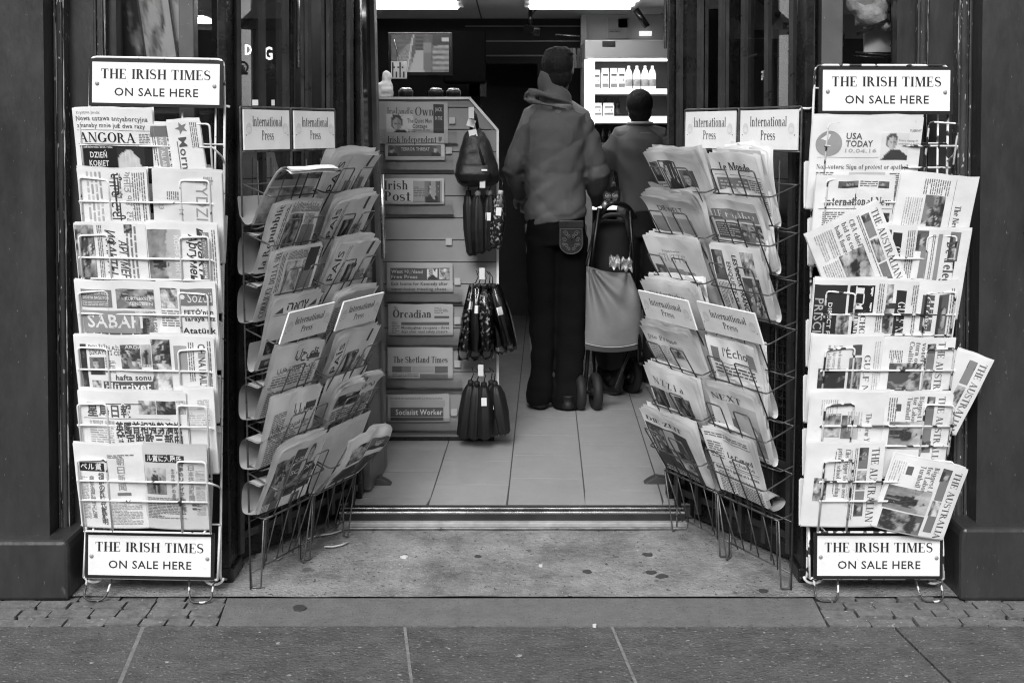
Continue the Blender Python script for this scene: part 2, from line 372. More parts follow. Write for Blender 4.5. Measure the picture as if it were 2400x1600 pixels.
# ------------------------------------------------------------------ printed pages
def photo_tone(kind, seed):
    g = random.Random(seed*77+5)
    bl = [(g.random(), g.random(), g.uniform(.06,.25), g.uniform(-.5,.5)) for _ in range(14)]
    base = g.uniform(.22,.42)
    fx, fy = g.uniform(.35,.65), g.uniform(.34,.45)
    hd = [(g.random(), g.uniform(.15,.8), g.uniform(.07,.13), g.uniform(.3,.62), g.uniform(.04,.4)) for _ in range(9)]; hd.sort(key=lambda q: q[1])
    ox = g.uniform(0,50)
    def nz(u, v):
        n = noise.noise(Vector((u*3+ox, v*3, seed)))+.6*noise.noise(Vector((u*8+ox, v*7, seed)))+.4*noise.noise(Vector((u*19, v*17+ox, seed)))
        return base+n*.42+(.18 if noise.noise(Vector((u*2+ox, v*1.4, 9))) > .1 else -.1)
    def f(u, v):
        t = nz(u, v)
        if kind == 'face':
            t = .10+.12*(u if seed % 2 else 1-u)
            if v > .72-.25*math.exp(-((u-fx)/.2)**2) and abs(u-fx) < .42: t = .05
            d = ((u-fx)/.2)**2+((v-fy)/.27)**2
            if d < 1.5 and (v < fy or d > 1.05): t = .09
            if d < 1.0 and v > fy-.14:
                t = .5-.16*abs(u-fx+.05)/.2
                if abs(v-fy+.02) < .035 and .04 < abs(u-fx) < .13: t = .12
                if abs(v-fy-.15) < .025 and abs(u-fx) < .07: t = .2
        elif kind == 'blonde':
            t = .02
            d = ((u-.42)/.40)**2+((v-.50)/.44)**2
            if d < 1+.12*sin(u*17): t = .60+.14*noise.noise(Vector((u*14, v*5, 2)))
            d = ((u-.30)/.24)**2+((v-.66)/.42)**2
            if d < 1 and v > .36+.35*u:
                t = .64-.2*max(0,u-.36)
                if abs(v-.60) < .035 and (abs(u-.20) < .06 or abs(u-.38) < .06): t = .16
                if abs(v-.86) < .035 and abs(u-.27) < .08: t = .2
                if abs(u-.27) < .02 and .64 < v < .76: t = .45
            if v > .95 and u > .3: t = .3
        elif kind == 'man':
            t = .72
            if v > .62 and abs(u-.5-(v-.6)*.3) < .18+(v-.62)*1.1: t = .05
            if ((u-.38)/.22)**2+((v-.30)/.30)**2 < 1: t = .10
            d = ((u-.40)/.17)**2+((v-.38)/.24)**2
            if d < 1: t = .42+(.08 if u < .4 else -.08)
            if d < 1 and abs(v-.36) < .03 and .03 < abs(u-.41) < .11: t = .15
        elif kind == 'crowd':
            t = nz(u, v)*.6
            for x, y, r, tn, bd in hd:
                if v > y+r and abs(u-x) < r*(.9+1.6*min(1,(v-y-r)*4)): t = bd*.8
                d = ((u-x)/r)**2+((v-y)/(r*1.35))**2
                if d < 1.5 and (v < y-.2*r or d > 1.0) and v < y+r*.4: t = .06
                if d < 1 and v > y-.5*r: t = tn-.25*max(0,(u-x)/r)
                if d < .5 and abs(v-y) < r*.22 and abs(abs(u-x)-.4*r) < r*.2: t = .12
        elif kind == 'dark': t = .04+max(0, t-.35)*.8
        elif kind == 'land':
            t = .55-.2*v if v < .4+.06*sin(u*9+seed) else .12+.3*nz(u, v)
        elif kind == 'figure':
            t = .38-.18*v+.16*noise.noise(Vector((u*5+ox, v*3, 4)))+.08*noise.noise(Vector((u*17, v*15+ox, 4)))+(.14 if v < .3+.1*sin(u*6+ox) else 0)
            cx = .52+.05*sin(seed*2.1); w_ = .13+.05*min(1,max(0,(v-.28)*4))-.10*max(0,v-.62)
            if .27 < v < .98 and abs(u-cx-(v-.5)*.12*sin(seed)) < w_ and not (v > .66 and abs(u-cx-.02) < .025): t = .05+.05*noise.noise(Vector((u*20, v*20, 1)))
            if .36 < v < .6 and abs(abs(u-cx)-.19-(.6-v)*.12) < .035: t = .06
            d = ((u-cx)/.075)**2+((v-.185)/.095)**2
            if d < 1: t = .46-.2*max(0,(u-cx)/.08) if v > .15 else .07
        elif kind == 'tv':
            t = .10+.12*abs(noise.noise(Vector((u*9, v*9, 1))))
            if u > .12 and u < .36-.0 and v > .15+(.36-u)*1.6: t = .28+.22*noise.noise(Vector((u*30, v*24, 3)))
            if abs(u-.36+(v-.2)*.12) < .012: t = .6
            c = .50-(v-.4)*.03; w_ = .05+(v-.3)*.17
            if v > .42 and abs(u-c) < w_: t = .42+.08*v
            if .42 < u < .55 and v < .42: t = .09+.06*sin(v*60)
            if .56 < u < .70 and v > .2 and abs(u-.60-(v*.05)) < .08: t = .28 if v < .5 else .2
            if u > .72 and v > .25+(.9-u)*.5: t = .30+.14*sin(v*44)+.12*noise.noise(Vector((u*14, v*14, 5)))
            if u > .72 and v < .3: t = .06+(.6 if (u > .88 and .08 < v < .2) else 0)
            return min(.8, max(.02, t))
        return min(.72, max(.03, t))
    return f

class Sheet:
    """curved sheet of paper: map(x, t, off), x across from the middle, t down from the top edge"""
    def __init__(s, w, h, lean=.24, curl=0.0, tip=0.0, bulge=.006, roll=0.0, droop=0.0, ripple=.0015, seed=1, skew=0.0):
        s.w, s.h, s.bulge, s.roll, s.droop, s.ripple, s.ph = w, h, bulge, roll, droop, ripple, seed*1.7
        s.skew = skew; s.tab = [(0,0,lean)]; y = z = 0; n = 40
        for i in range(n):
            u = (i+.5)/n; a = lean+curl*u*u+tip*max(0,(u-.72)/.28)**1.4
            y -= sin(a)*h/n; z += cos(a)*h/n; s.tab.append((y, z, a))
        s.rm = Matrix.Rotation(roll, 3, Vector((0,-cos(lean),-sin(lean)))) if roll else None
    def map(s, x, t, off=0.0):
        u = min(1, max(0, 1-t/s.h)); q = u*40; i = min(39, int(q)); f = q-i
        a, b = s.tab[i], s.tab[i+1]; y = a[0]+(b[0]-a[0])*f; z = a[1]+(b[1]-a[1])*f; an = a[2]+(b[2]-a[2])*f
        e = 2*x/s.w
        y -= s.bulge*(1-e*e)+s.ripple*sin(x*55+s.ph)*u+s.ripple*.7*sin(x*23-t*30+s.ph*2)
        z -= s.droop*e*e*u*u+s.ripple*.9*(sin(x*31+s.ph)+.6*sin(x*90+s.ph))*u*u+s.skew*e*u
        p = Vector((x, y-off*cos(an), z-off*sin(an)))
        if s.rm:
            m = Vector((0, s.tab[20][0], s.tab[20][1])); p = m+s.rm@(p-m)
        return p

def layout_to(mb, sh, els, unit, rot, seed, paper=.80):
    g = random.Random(seed); Wp, Hp = sh.w/unit, sh.h/unit
    def pt(px, py, o=0.0):
        if rot == 1: x, t = Wp-py, px
        elif rot == -1: x, t = py, Hp-px
        else: x, t = px, py
        return sh.map((x-Wp/2)*unit, t*unit, o)
    CW, CH = (Hp, Wp) if rot else (Wp, Hp)
    def inside(ps): return all(-.5 <= a <= CW+.5 and -.5 <= b <= CH+.5 for a, b in ps)
    def rect(x, y, w, h, tone, o, cell=14, fn=None):
        x0, y0, x1, y1 = max(1,x), max(1,y), min(CW-1,x+w), min(CH-1,y+h)
        if x1-x0 < .5 or y1-y0 < .5: return
        c = cell; nu, nv = max(1, int((x1-x0)/c+.5)), max(1, int((y1-y0)/c+.5))
        mb.grid(lambda u, v: pt(x0+(x1-x0)*u, y0+(y1-y0)*v, o), nu, nv, 0,
                (lambda u, v: fn((x0+(x1-x0)*u-x)/w, (y0+(y1-y0)*v-y)/h)) if fn else tone, True)
    o = .0007
    for e in els:
        k = e[0]; o += .00005
        if k == 'R': rect(*e[1:6], o)
        elif k == 'P':
            fn = photo_tone(e[5], e[6] if len(e) > 6 else g.randrange(99)); rect(e[1], e[2], e[3], e[4], .3, o, 3.2, fn)
        elif k == 'B':
            x, y, w, h = e[1:5]; lh = e[5] if len(e) > 5 else 4.2; tn = e[6] if len(e) > 6 else .17
            yy = y
            while yy < y+h-lh*.4:
                xx = x; xe = x+w*(1 if g.random() < .86 else g.uniform(.3,.8))
                while xx < xe-1:
                    ww = min(xe-xx, g.uniform(.9,3.4)*lh)
                    q = [(xx,yy),(xx+ww,yy),(xx+ww,yy+lh*.46),(xx,yy+lh*.46)]
                    if inside(q): mb.add([pt(a,b,o) for a,b in q], [(0,1,2,3)], 0, min(.6, tn*g.uniform(.8,1.35)))
                    xx += ww+lh*.42
                yy += lh
        elif k == 'T':
            _, x, y, cap, wid, s_, font = e[:7]; tn = e[7] if len(e) > 7 else .03
            ps, w = glyphs(s_, font); kx = wid/w if wid else cap
            for i, p in enumerate(ps):
                q = [(x+a*kx, y-b*cap) for a, b in p]
                if inside(q): mb.add([pt(a, b, o+(i%5)*.00003) for a, b in q], [list(range(len(q)))], 0, tn)
        elif k == 'G':
            q = [(min(CW-1,max(1,a)), min(CH-1,max(1,b))) for a, b in e[2]]
            mb.add([pt(a, b, o) for a, b in q], [list(range(len(q)))], 0, e[1])
        elif k == 'L':      # rule
            rect(e[1], e[2], e[3], e[4], .06, o, 30)

def page(seed, W_, H_, title='', font='s', cap=16, ty=26, tone=.03, tw=None, style=0):
    """a plausible front page around a given masthead"""
    g = random.Random(seed); L = []; m = 6; w = W_-2*m
    if title:
        if style == 3: L += [('R', m, ty-cap-6, w, cap+12, .05)]
        L += [('T', m+2, ty, cap, tw or w*.9, title, font, .78 if style == 3 else tone), ('L', m, ty+6, w, .8)]
    y = ty+11; n = g.choice([3,4])
    if style in (0, 3):
        L += [('P', m, y, w*.60, H_*.30, g.choice(['crowd','noise','face','land']), g.randrange(99)), ('B', m+w*.64, y+12, w*.34, H_*.26), ('B', m+w*.64, y, w*.34, 9, 9, .05)]
        y += H_*.32
    elif style == 1:
        L += [('B', m, y, w*.7, 20, 10, .04)]; y += 24
        L += [('B', m, y, w*.3, H_*.22), ('P', m+w*.34, y, w*.64, H_*.24, g.choice(['dark','crowd','figure']), g.randrange(99))]; y += H_*.26
    elif style == 2:
        L += [('R', m, y, w*.3, H_*.2, .15), ('P', m+w*.33, y, w*.3, H_*.2, 'face', g.randrange(99)), ('B', m+w*.67, y, w*.3, H_*.2)]; y += H_*.23
    L += [('B', m, y, w*.8, 10, 9, .05)]; y += 13
    cw = w/n
    while y < H_-8:
        hh = g.uniform(28, 50)
        for i in range(n):
            if g.random() < .25: L.append(('P', m+i*cw, y, cw-4, hh*.8, g.choice(['noise','face','dark']), g.randrange(99)))
            else: L.append(('B', m+i*cw, y, cw-4, hh))
        y += hh+5
    return L

def newspaper(label, mtx, w, h, els, unit=.00138, rot=0, seed=1, group=None, sheets=5, gap=.0016, splay=.010, back=None, back_tone=.95,
              paper=.80, name='newspaper', cat='newspaper', **kw):
    """one folded paper: front_page (print) and inner_pages (the sheaf behind, with its fold)"""
    g = random.Random(seed*13+1); sh = Sheet(w, h, seed=seed, **kw)
    kw.setdefault('droop', g.uniform(0,.006)); kw.setdefault('skew', g.uniform(-.003,.003)); kw.setdefault('tip', g.uniform(-.05,.2))
    root = thing(name, label, cat, group=group)
    l, r, s_ = mtx.decompose(); root.location = l; root.rotation_euler = r.to_euler()
    f = MB(); f.grid(lambda u, v: sh.map((u-.5)*w, v*h), 14, 22, 0, paper)
    layout_to(f, sh, els, unit, rot, seed, paper); f.build('front_page', PRINT, root)
    b = MB()
    for k in range(1, sheets+1):
        dh = g.uniform(-.008, .006)+(.002 if k < 3 else 0); dx = g.uniform(-.003, .003); jw = g.uniform(-.004,.003); tl = g.uniform(-.006,.006)
        def fn(u, v, k=k, dh=dh, dx=dx, jw=jw, tl=tl):
            x = (u-.5)*(w+jw)+dx; t = v*h
            off = -gap*k-splay*(k/sheets)*(1-v)**1.5*(1+.5*sin(k*2.1+u*3))
            p = sh.map((u-.5)*w, t, off); p.x += dx
            p.z += (dh+tl*(u-.5))*(1-v)**2
            return p
        b.grid(fn, 8, 12, 0, paper*g.uniform(.88,1.03))
    # bottom fold and back half
    d = gap*(sheets+1)
    if back is None: back = [(0,0), (d*.5,-.005), (d,0), (d+.003,.05), (d+.004,h*.5)]
    for k in range(3):
        o = k*.0016
        def fb(u, v, o=o, k=k):
            q = u*(len(back)-1); i = min(len(back)-2, int(q)); fr = q-i
            p0 = back[max(i-1,0)]; p1 = back[i]; p2 = back[i+1]; p3 = back[min(i+2,len(back)-1)]
            c = [.5*((2*p1[j])+(-p0[j]+p2[j])*fr+(2*p0[j]-5*p1[j]+4*p2[j]-p3[j])*fr*fr+(-p0[j]+3*p1[j]-3*p2[j]+p3[j])*fr**3) for j in (0,1)]
            base = sh.map((v-.5)*w, h); z0 = base.z
            return Vector((base.x+.002*k*(1 if k%2 else -1), base.y+c[0]*(1-o*8), base.z+c[1]+o*(1 if c[1] < .02 else -1)))
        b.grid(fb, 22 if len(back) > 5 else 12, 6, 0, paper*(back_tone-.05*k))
    b.build('inner_pages', PRINT, root)
    return root
# ------------------------------------------------------------------ ground
g = random.Random(4)
FLAG = M('flagstone', .076, .72, var=.62, scale=7, bump=.7, bscale=90, nr=.88, stretch=(1,1.5,1), speck=[(30,.70,.30),(75,.64,.19),(90,.66,.025)])
SLAB = M('granite_slab', .13, .7, var=.35, scale=16, nr=.9, bump=.3, bscale=140, speck=[(120,.64,.05),(90,.70,.2)])
APRON = M('stained_concrete', .20, .8, var=.72, scale=3.4, nr=.82, bump=.8, bscale=100, speck=[(60,.66,.05),(130,.68,.42),(12,.70,.09)])
SETT = M('stone_sett', .125, .75, var=.55, scale=12, nr=.85, bump=.6, bscale=60, speck=[(70,.68,.3)])
GROUT = M('grit_joint', .10, .9, var=.35, scale=30, bump=.5, bscale=120)
MORTAR = M('pale_mortar', .17, .9, var=.4, scale=20, bump=.5)
Y_SLAB0, Y_SLAB1 = Gr(1200, 1466).y, Gr(1200, 1401).y
b = MB(); b.grid(lambda u, v: Vector((-60+120*u, -60+130*v, -.045)), 2, 2); struct(b.build('ground', GROUT))
def slabs(name, quads, mat, z0, z1, bev, jit=.002):
    m = MB()
    for q in quads:
        dz = g.uniform(-jit, jit); m.vprism([(x, y) for x, y in q], z0, z1+dz)
    return struct(m.build(name, mat, bevel=bev))
# pavement flags: joints read off the photo
jl = [(-2200, -1900), (336, 281), (949, 965), (1434, 1490), (2095, 2230), (4200, 4900)]
qs = []; y0 = Gr(1200, 1660).y
for i in range(len(jl)-1):
    a0 = Gr(jl[i][0], 1468); a1 = Gr(jl[i][1], 1600); c0 = Gr(jl[i+1][0], 1468); c1 = Gr(jl[i+1][1], 1600)
    gp = .004 if i in (0, 1) else .003
    def ex(p, q, y): t = (y-q.y)/(p.y-q.y); return q.x+(p.x-q.x)*t
    ya, yb = Y_SLAB0-.004, 2.05+.25*(i%2)
    qs.append([(ex(a0,a1,yb)+gp, yb), (ex(c0,c1,yb)-gp, yb), (ex(c0,c1,ya)-gp, ya), (ex(a0,a1,ya)+gp, ya)])
for k in range(5):
    x = -6+k*.3; yb = 2.05
    for i in range(9):
        wd = g.uniform(1.1, 1.6); y1_ = [2.3, 2.05][0]-.26-.95*k; qs.append([(x+.003, y1_-.94), (x+wd-.003, y1_-.94), (x+wd-.003, y1_), (x+.003, y1_)]); x += wd
FL = slabs('pavement', qs, FLAG, -.06, 0, .004)
m = MB()
for i, wj in ((1,.012),(2,.009),(3,.009)):
    a, c = Gr(jl[i][0], 1468), Gr(jl[i][1], 1600); d = (c-a); c = a+d*1.6
    m.add([(a.x-wj/2,a.y-.004,.0015),(a.x+wj/2,a.y-.004,.0015),(c.x+wj/2,c.y,.0015),(c.x-wj/2,c.y,.0015)], [(0,1,2,3)])
struct(m.build('pavement_joint', MORTAR))
xl0, xl1, xr0, xr1 = Gr(511, 1466).x, Gr(533, 1401).x, Gr(1938, 1466).x, Gr(1905, 1401).x
slabs('entrance_kerb', [[(xl0, Y_SLAB0), (xr0, Y_SLAB0), (xr1, Y_SLAB1), (xl1, Y_SLAB1)]], SLAB, -.06, .002, .003)
# setts either side
qs = []
for side in (-1, 1):
    n = 4 if side < 0 else 5
    for r_ in range(4):
        ya = Y_SLAB0+.004+(Y_SLAB1+.04-Y_SLAB0)*r_/4; yb = Y_SLAB0-.004+(Y_SLAB1+.04-Y_SLAB0)*(r_+1)/4
        x = xl0-.006 if side < 0 else xr0+.006
        t0 = (ya-Y_SLAB0)/(Y_SLAB1-Y_SLAB0); x += (xl1-xl0)*min(1,t0) if side < 0 else (xr1-xr0)*min(1,t0)
        while abs(x) < 3:
            wd = g.uniform(.075, .14); x2 = x+side*wd; j = [g.uniform(-.004,.004) for _ in range(4)]
            q = [(min(x,x2)+.003, ya+j[0]), (max(x,x2)-.003, ya+j[1]), (max(x,x2)-.003, yb+j[2]), (min(x,x2)+.003, yb+j[3])]
            qs.append(q); x = x2
slabs('sett_strip', qs, SETT, -.06, -.002, .007, .005)
# rough concrete apron of the recessed entrance
Y_TH = Gr(1200, 1243).y
m = MB()
def apz(x, y): return .004+.004*noise.noise(Vector((x*4, y*4, 1)))
xa0, xa1 = -1.7, 1.7
m.grid(lambda u, v: Vector((xa0+(xa1-xa0)*u, Y_SLAB1+.003+(4.4-Y_SLAB1)*v, apz(xa0+(xa1-xa0)*u, Y_SLAB1+(4.4-Y_SLAB1)*v))), 90, 50)
struct(m.build('entrance_floor', APRON))
# threshold: two metal ridged strips on a low dark riser
t = thing('door_threshold', 'worn metal door threshold with a dark riser across the entrance', 'threshold', (0, Y_TH, 0))
m = MB(); m.bx(-.66, .66, 0, .10, 0, .03)
m.build('base_plate', M('threshold_stone', .30, .6, var=.3, scale=12, bump=.3), t, bevel=.004)
m = MB(); m.bx(-.655, .655, .022, .1, .03, .056); m.build('riser', M('dark_riser', .02, .5, var=.4, scale=9), t)
m = MB(); m.bx(-.655, .655, .018, .034, .056, .064); m.bx(-.655, .655, .052, .066, .0585, .0665); m.build('metal_strip', CHROME, t, bevel=.002)
m = MB(); m.bx(-.62, .655, -.012, -.001, .006, .016); m.build('edge_strip', M('dull_steel', .22, .35, metal=.7, var=.4, scale=30), t, bevel=.002)
# shop floor tiles
m = MB(); Yf0 = Y_TH+.102; ca, sa = cos(R(-1.9)), sin(R(-1.9)); ts = .303; ox = Gr(1165*K, 1180*K, FLZ).x
for i in range(-11, 12):
    for j in range(-2, 16):
        off = [.0, .17, .06, .22][i % 4]
        cs = []
        for a, c in ((0,0),(1,0),(1,1),(0,1)):
            px = (i+a)*ts+(.0026 if a == 0 else -.0026); py = (j+c)*ts+off+(.0024 if c == 0 else -.0024)
            cs.append((ox+px*ca-py*sa, Yf0+px*sa+py*ca))
        if max(c[1] for c in cs) < Yf0+.02: continue
        cs = [(x, max(y, Yf0)) for x, y in cs]
        if cs[2][1]-cs[1][1] < .01: continue
        m.vprism(cs, FLZ-.01, FLZ)
struct(m.build('floor', M('pale_floor_tile', .31, .24, var=.10, scale=3, bump=.03, rv=.03, nr=.8)))
m = MB(); m.bx(-3.4, 3.4, Yf0, 8.6, FLZ-.05, FLZ-.002); struct(m.build('floor_bed', M('dark_grout', .05, .9)))

# litter and gum
def spot(name, lab, cat, sx, sy, r, mat, n=9, h=.0025, st_=1.6, grp=None):
    p = Gr(sx, sy); z = apz(p.x, p.y) if p.y > Y_SLAB1 else .002
    m = MB(); q = random.Random(int(sx)); m.vprism([(r*st_*cos(2*pi*i/n)*q.uniform(.7,1.2), r*1.3*sin(2*pi*i/n)*q.uniform(.7,1.2)) for i in range(n)], -.004, h)
    o = m.build(name, mat, loc=(p.x, p.y, z+.001)); tag(o, lab, cat, grp)
GUM = M('trodden_gum', .045, .6); PALE = M('litter_paper', .55, .7)
for sx, sy, r, l in ((702,1426,.013,'dark gum spot on the smooth kerb slab, left of centre'),(1519,1303,.012,'dark gum spot on concrete right of the entrance middle'),
                     (1527,1344,.011,'smaller of two neighbouring gum spots near right wire rack'),(1551,1353,.013,'larger of two neighbouring gum spots near right wire rack'),
                     (1377,1342,.010,'faint gum spot on concrete just right of middle'),(1120,1306,.008,'gum spot on concrete left of middle')):
    spot('gum_spot', l, 'gum', sx, sy, r, GUM, grp='gum spots on the entrance concrete')
for sx, sy, r, l, nm in ((948,1309,.008,'small white paper scrap in front of the doorway, left of middle','paper_scrap'),(1268,1331,.005,'tiny pale scrap on concrete right of middle','paper_scrap'),
                     (1394,1468,.0035,'small white scrap on the kerb edge right of middle','paper_scrap'),(1788,1388,.010,'black wrapper scrap beside the foot of the right wire rack','wrapper')):
    spot(nm, l, 'litter', sx, sy, r, GUM if nm == 'wrapper' else PALE, n=6, h=.005)
def ribbon(lab, pts, r=.003):
    ps = [Gr(a, c) for a, c in pts]; m = MB(); m.tube([(p.x-ps[0].x, p.y-ps[0].y, .012) for p in ps], r, 5)
    tag(m.build('plastic_strip', PALE, loc=(ps[0].x, ps[0].y, 0)), lab, 'litter')
ribbon('long white plastic strip on the concrete by the left wire rack', [(720,1270),(745,1262),(775,1258),(800,1250)])
ribbon('short bent white plastic strip lying in front of left rack', [(760,1288),(780,1288),(800,1284),(816,1277)])
ribbon('small curled white strip beneath the left wire rack', [(642,1318),(650,1317),(660,1312)], .004)

# ------------------------------------------------------------------ shop front
sf = thing('shop_building', 'dark painted shop front with pilasters and a recessed doorway', 'building', (0, 3.4, 0))
def SB(m, name, mat, **kw):                     # shop front part given in world coordinates
    o = m.build(name, mat, sf, **kw)
    o.data.transform(Matrix.Translation((0,-3.4,0))); return o
ZT = 2.75
YP, YPL = 3.285, Gr(100, 1408).y
def xx(sx, Y): return X(sx, Y, 500)
for side in (0, 1):
    fx = (lambda s: s) if side == 0 else (lambda s: s)
    m = MB()
    if side == 0:
        x1 = xx(107, YP); m.bx(-3.2, x1, YP, YP+.5, 0, ZT)
        SB(m, 'pilaster', PAINT)
        m = MB(); zp = Z(1268, YPL); xp = X(160, YPL, 1350)
        m.prism([(-3.2,0),(xp,0),(xp,zp-.03),(xp-.008,zp),(-3.2,zp)], YPL, YP+.4); SB(m, 'plinth', PAINT, bevel=.012)
        m = MB(); edges = [(107,150,3.345,'r'),(150,224,3.40,'f'),(224,247,3.385,'r'),(247,277,3.42,'f')]
    else:
        x0 = xx(2297, YP); m.bx(x0, 3.2, YP, YP+.5, 0, ZT)
        SB(m, 'pilaster', PAINT)
        m = MB(); zp = Z(1238, YPL); xp = X(2252, YPL, 1300)
        m.prism([(xp,0),(3.2,0),(3.2,zp),(xp+.008,zp),(xp,zp-.03)], YPL, YP+.4); SB(m, 'plinth', PAINT, bevel=.012)
        edges = [(2246,2297,3.345,'r'),(2173,2246,3.40,'f'),(2150,2173,3.385,'r'),(2098,2150,3.42,'f')]
    for a, c, Y, k in edges:
        xa, xb = xx(a, Y), xx(c, Y); m = MB()
        if k == 'f': m.bx(xa, xb, Y, Y+.055, 0, ZT); SB(m, 'window_surround', PAINT)
        else:
            n = 2 if abs(xb-xa) > .04 else 1; wv = (xb-xa)/(n*3-.0)
            for i in range(n):                     # reeded moulding: rounded beads with fillets
                c0 = xa+(xb-xa)*(i+.5)/n; r_ = abs(xb-xa)/n*.34
                m.vprism([(c0+r_*cos(q*pi/10), Y+.018-r_*1.1*sin(q*pi/10)) for q in range(11)][::-1], 0, ZT, smooth=True)
                c1 = xa+(xb-xa)*(i+.5)/n-r_*1.35
                m.vprism([(c1+.004*cos(q*pi/6), Y+.010-.006*sin(q*pi/6)) for q in range(7)][::-1], 0, ZT, smooth=True)
            m.bx(xa, xb, Y+.018, Y+.2, 0, ZT)
            SB(m, 'moulding', PAINT2)
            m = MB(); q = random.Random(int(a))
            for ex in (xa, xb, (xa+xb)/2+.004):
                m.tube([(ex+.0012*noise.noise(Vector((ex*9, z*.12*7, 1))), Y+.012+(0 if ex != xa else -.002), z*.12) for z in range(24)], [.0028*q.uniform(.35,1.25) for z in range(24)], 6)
            SB(m, 'worn_highlight_edge', EDGE)  # thin beads carry both chipped paint and painted-in sky gloss
# stall riser and window frames
YW = 3.46
for side, (a, c, mu0, mu1, p0, p1) in enumerate(((277,545,422,458,511,534),(1885,2098,1922,1972,1884,1908))):
    xa, xb = xx(a, YW), xx(c, YW)
    m = MB(); m.bx(xa-.1*(1-side), xb+.1*side, YW-.02, YW+.1, 0, .52); SB(m, 'stall_riser', PAINT)
    m = MB(); m.bx(xx(mu0, YW-.03), xx(mu1, YW-.03), YW-.03, YW+.02, .52, ZT); SB(m, 'window_mullion', M('grey_mullion_paint', .085, .4, var=.2, scale=5, speck=[(150,.74,.3)]), bevel=.004)
    m = MB(); m.bx(xa, xb, YW-.02, YW+.08, .52, .56); SB(m, 'window_sill', PAINT, bevel=.004)
    m = MB(); m.bx(xa, xb, YW+.0, YW+.004, .56, ZT); SB(m, 'window_pane', GLASS)
    YQ = 3.37; m = MB(); xm, xn = xx(p0, YQ), xx(p1, YQ)
    m.bx(xm, xn, YQ, YQ+.10, 0, ZT); m.bx(xm-.01, xn+.01, YQ-.006, YQ+.11, 0, .05)
    SB(m, 'door_post', BLACK, bevel=.006)
m = MB(); m.bx(-3.2, 3.2, 3.30, 3.6, ZT, 4.2); SB(m, 'fascia', PAINT)
m = MB(); m.bx(-3.2, 3.2, 3.6, 3.75, ZT, 7.5); SB(m, 'upper_wall', M('upper_stone', .2, .8, var=.3))
m = MB(); m.bx(-1.0, 1.0, 3.35, 4.0, 2.62, 2.75); SB(m, 'lobby_soffit', M('lobby_soffit_paint', .12, .6))
# splayed side lights of the recess with their barred grilles
PL = [(-.965, 3.45), (-.610, 3.965)]; PR = [(.985, 3.45), (.632, 3.965)]
for side, (A_, B_) in enumerate((PL, PR)):
    a, c = Vector((*A_, 0)), Vector((*B_, 0)); d = (c-a); L = d.length; d.normalize(); ang = math.atan2(d.y, d.x)
    nrm = Vector((d.y, -d.x, 0)) * (1 if side == 0 else -1)      # towards the doorway
    def ob(m, x0, x1, o0, o1, z0, z1):
        ps = [a+d*x0+nrm*o0, a+d*x1+nrm*o0, a+d*x1+nrm*o1, a+d*x0+nrm*o1]
        if side: ps = ps[::-1]
        m.vprism([(p.x, p.y) for p in ps], z0, z1)
    m = MB(); ob(m, 0, L, -.06, -.02, .02, .50); SB(m, 'side_riser', BLACK)
    m = MB(); ob(m, 0, L, -.05, -.046, .50, ZT); SB(m, 'side_pane', GLASS)
    m = MB(); ob(m, -.005, .03, -.06, -.01, .02, ZT); ob(m, L-.05, L+.005, -.06, -.01, .02, ZT); ob(m, .03, L-.05, -.06, -.012, .50, .54); SB(m, 'side_frame', BLACK)
    gt = thing('security_grille', ['black barred security grille along the left side of the recess','black barred security grille along the right side of the recess'][side], 'grille', tuple(a), group='security grilles of the recess')
    def GB(m, nm):
        o = m.build(nm, GRILLE, gt); o.data.transform(Matrix.Translation(-a)); return o
    for k in range(6):
        m = MB(); x = .035+k*(L-.08)/5.0; ob(m, x-.009, x+.009, .012, .03, .06, 2.6); GB(m, 'bar')
    for z in (.10, .34, 2.55):
        m = MB(); ob(m, 0, L, .006, .011, z, z+.025); GB(m, 'rail')
    m = MB()                                    # fine mesh infill low down
    for i in range(22): ob(m, .012+i*.024, .014+i*.024, .000, .002, .36, 1.12)
    for i in range(26): ob(m, 0, L, .0022, .004, .37+i*.03, .372+i*.03)
    GB(m, 'mesh_infill')
# door jambs and leaves
for side, s in ((0,-1),(1,1)):
    xj = -.610 if side == 0 else .632
    m = MB(); m.bx(xj, xj+s*.05, 3.95, 4.05, 0.0, ZT); m.bx(xj-s*.0, xj-s*.022, 3.975, 4.03, FLZ, ZT); SB(m, 'door_jamb', BLACK, bevel=.004)
LEAF = M('dark_door_paint', .02, .35, var=.3, scale=6)
dl = thing('glazed_door', 'dark framed door leaf folded back inside left jamb', 'door', (-.585, 4.04, FLZ+.012), rz=R(84)); dl.rotation_euler = (-.020, 0, R(84))
m = MB(); Ld = .30
for x0, x1, z0, z1 in ((0,.035,0,2.12),(Ld-.05,Ld,0,2.12),(.035,Ld-.05,2.05,2.12),(.035,Ld-.05,.55,.62),(.035,Ld-.05,0,.10)): m.bx(x0, x1, -.022, .022, z0, z1)
m.build('frame', M('door_frame_grey', .10, .4, var=.3), dl, bevel=.003)
m = MB(); m.bx(.035, Ld-.05, -.012, .012, .10, .55); m.build('kick_panel', M('kick_panel', .16, .4, metal=.4, var=.2), dl)
m = MB(); m.bx(.035, Ld-.05, -.003, .003, .62, 2.05); m.build('pane', M('dark_door_glass', .004, .12), dl)
m = MB(); m.tube([(.20,-.05,.9),(.20,-.05,1.25)], .010, 8); m.build('handle', CHROME, dl)
dr = thing('glazed_door', 'black door leaf standing open at the right jamb', 'door', (X(1560, 3.99, 900)+.022, 3.985, FLZ+.012), rz=R(78))
m = MB(); m.bx(0, .45, -.022, .022, 0, 2.4); m.build('frame', LEAF, dr, bevel=.006)
m = MB(); m.tube([(.02,.030,1.75),(.02,.034,2.4)], .006, 6); m.build('edge_trim', CHROME, dr)
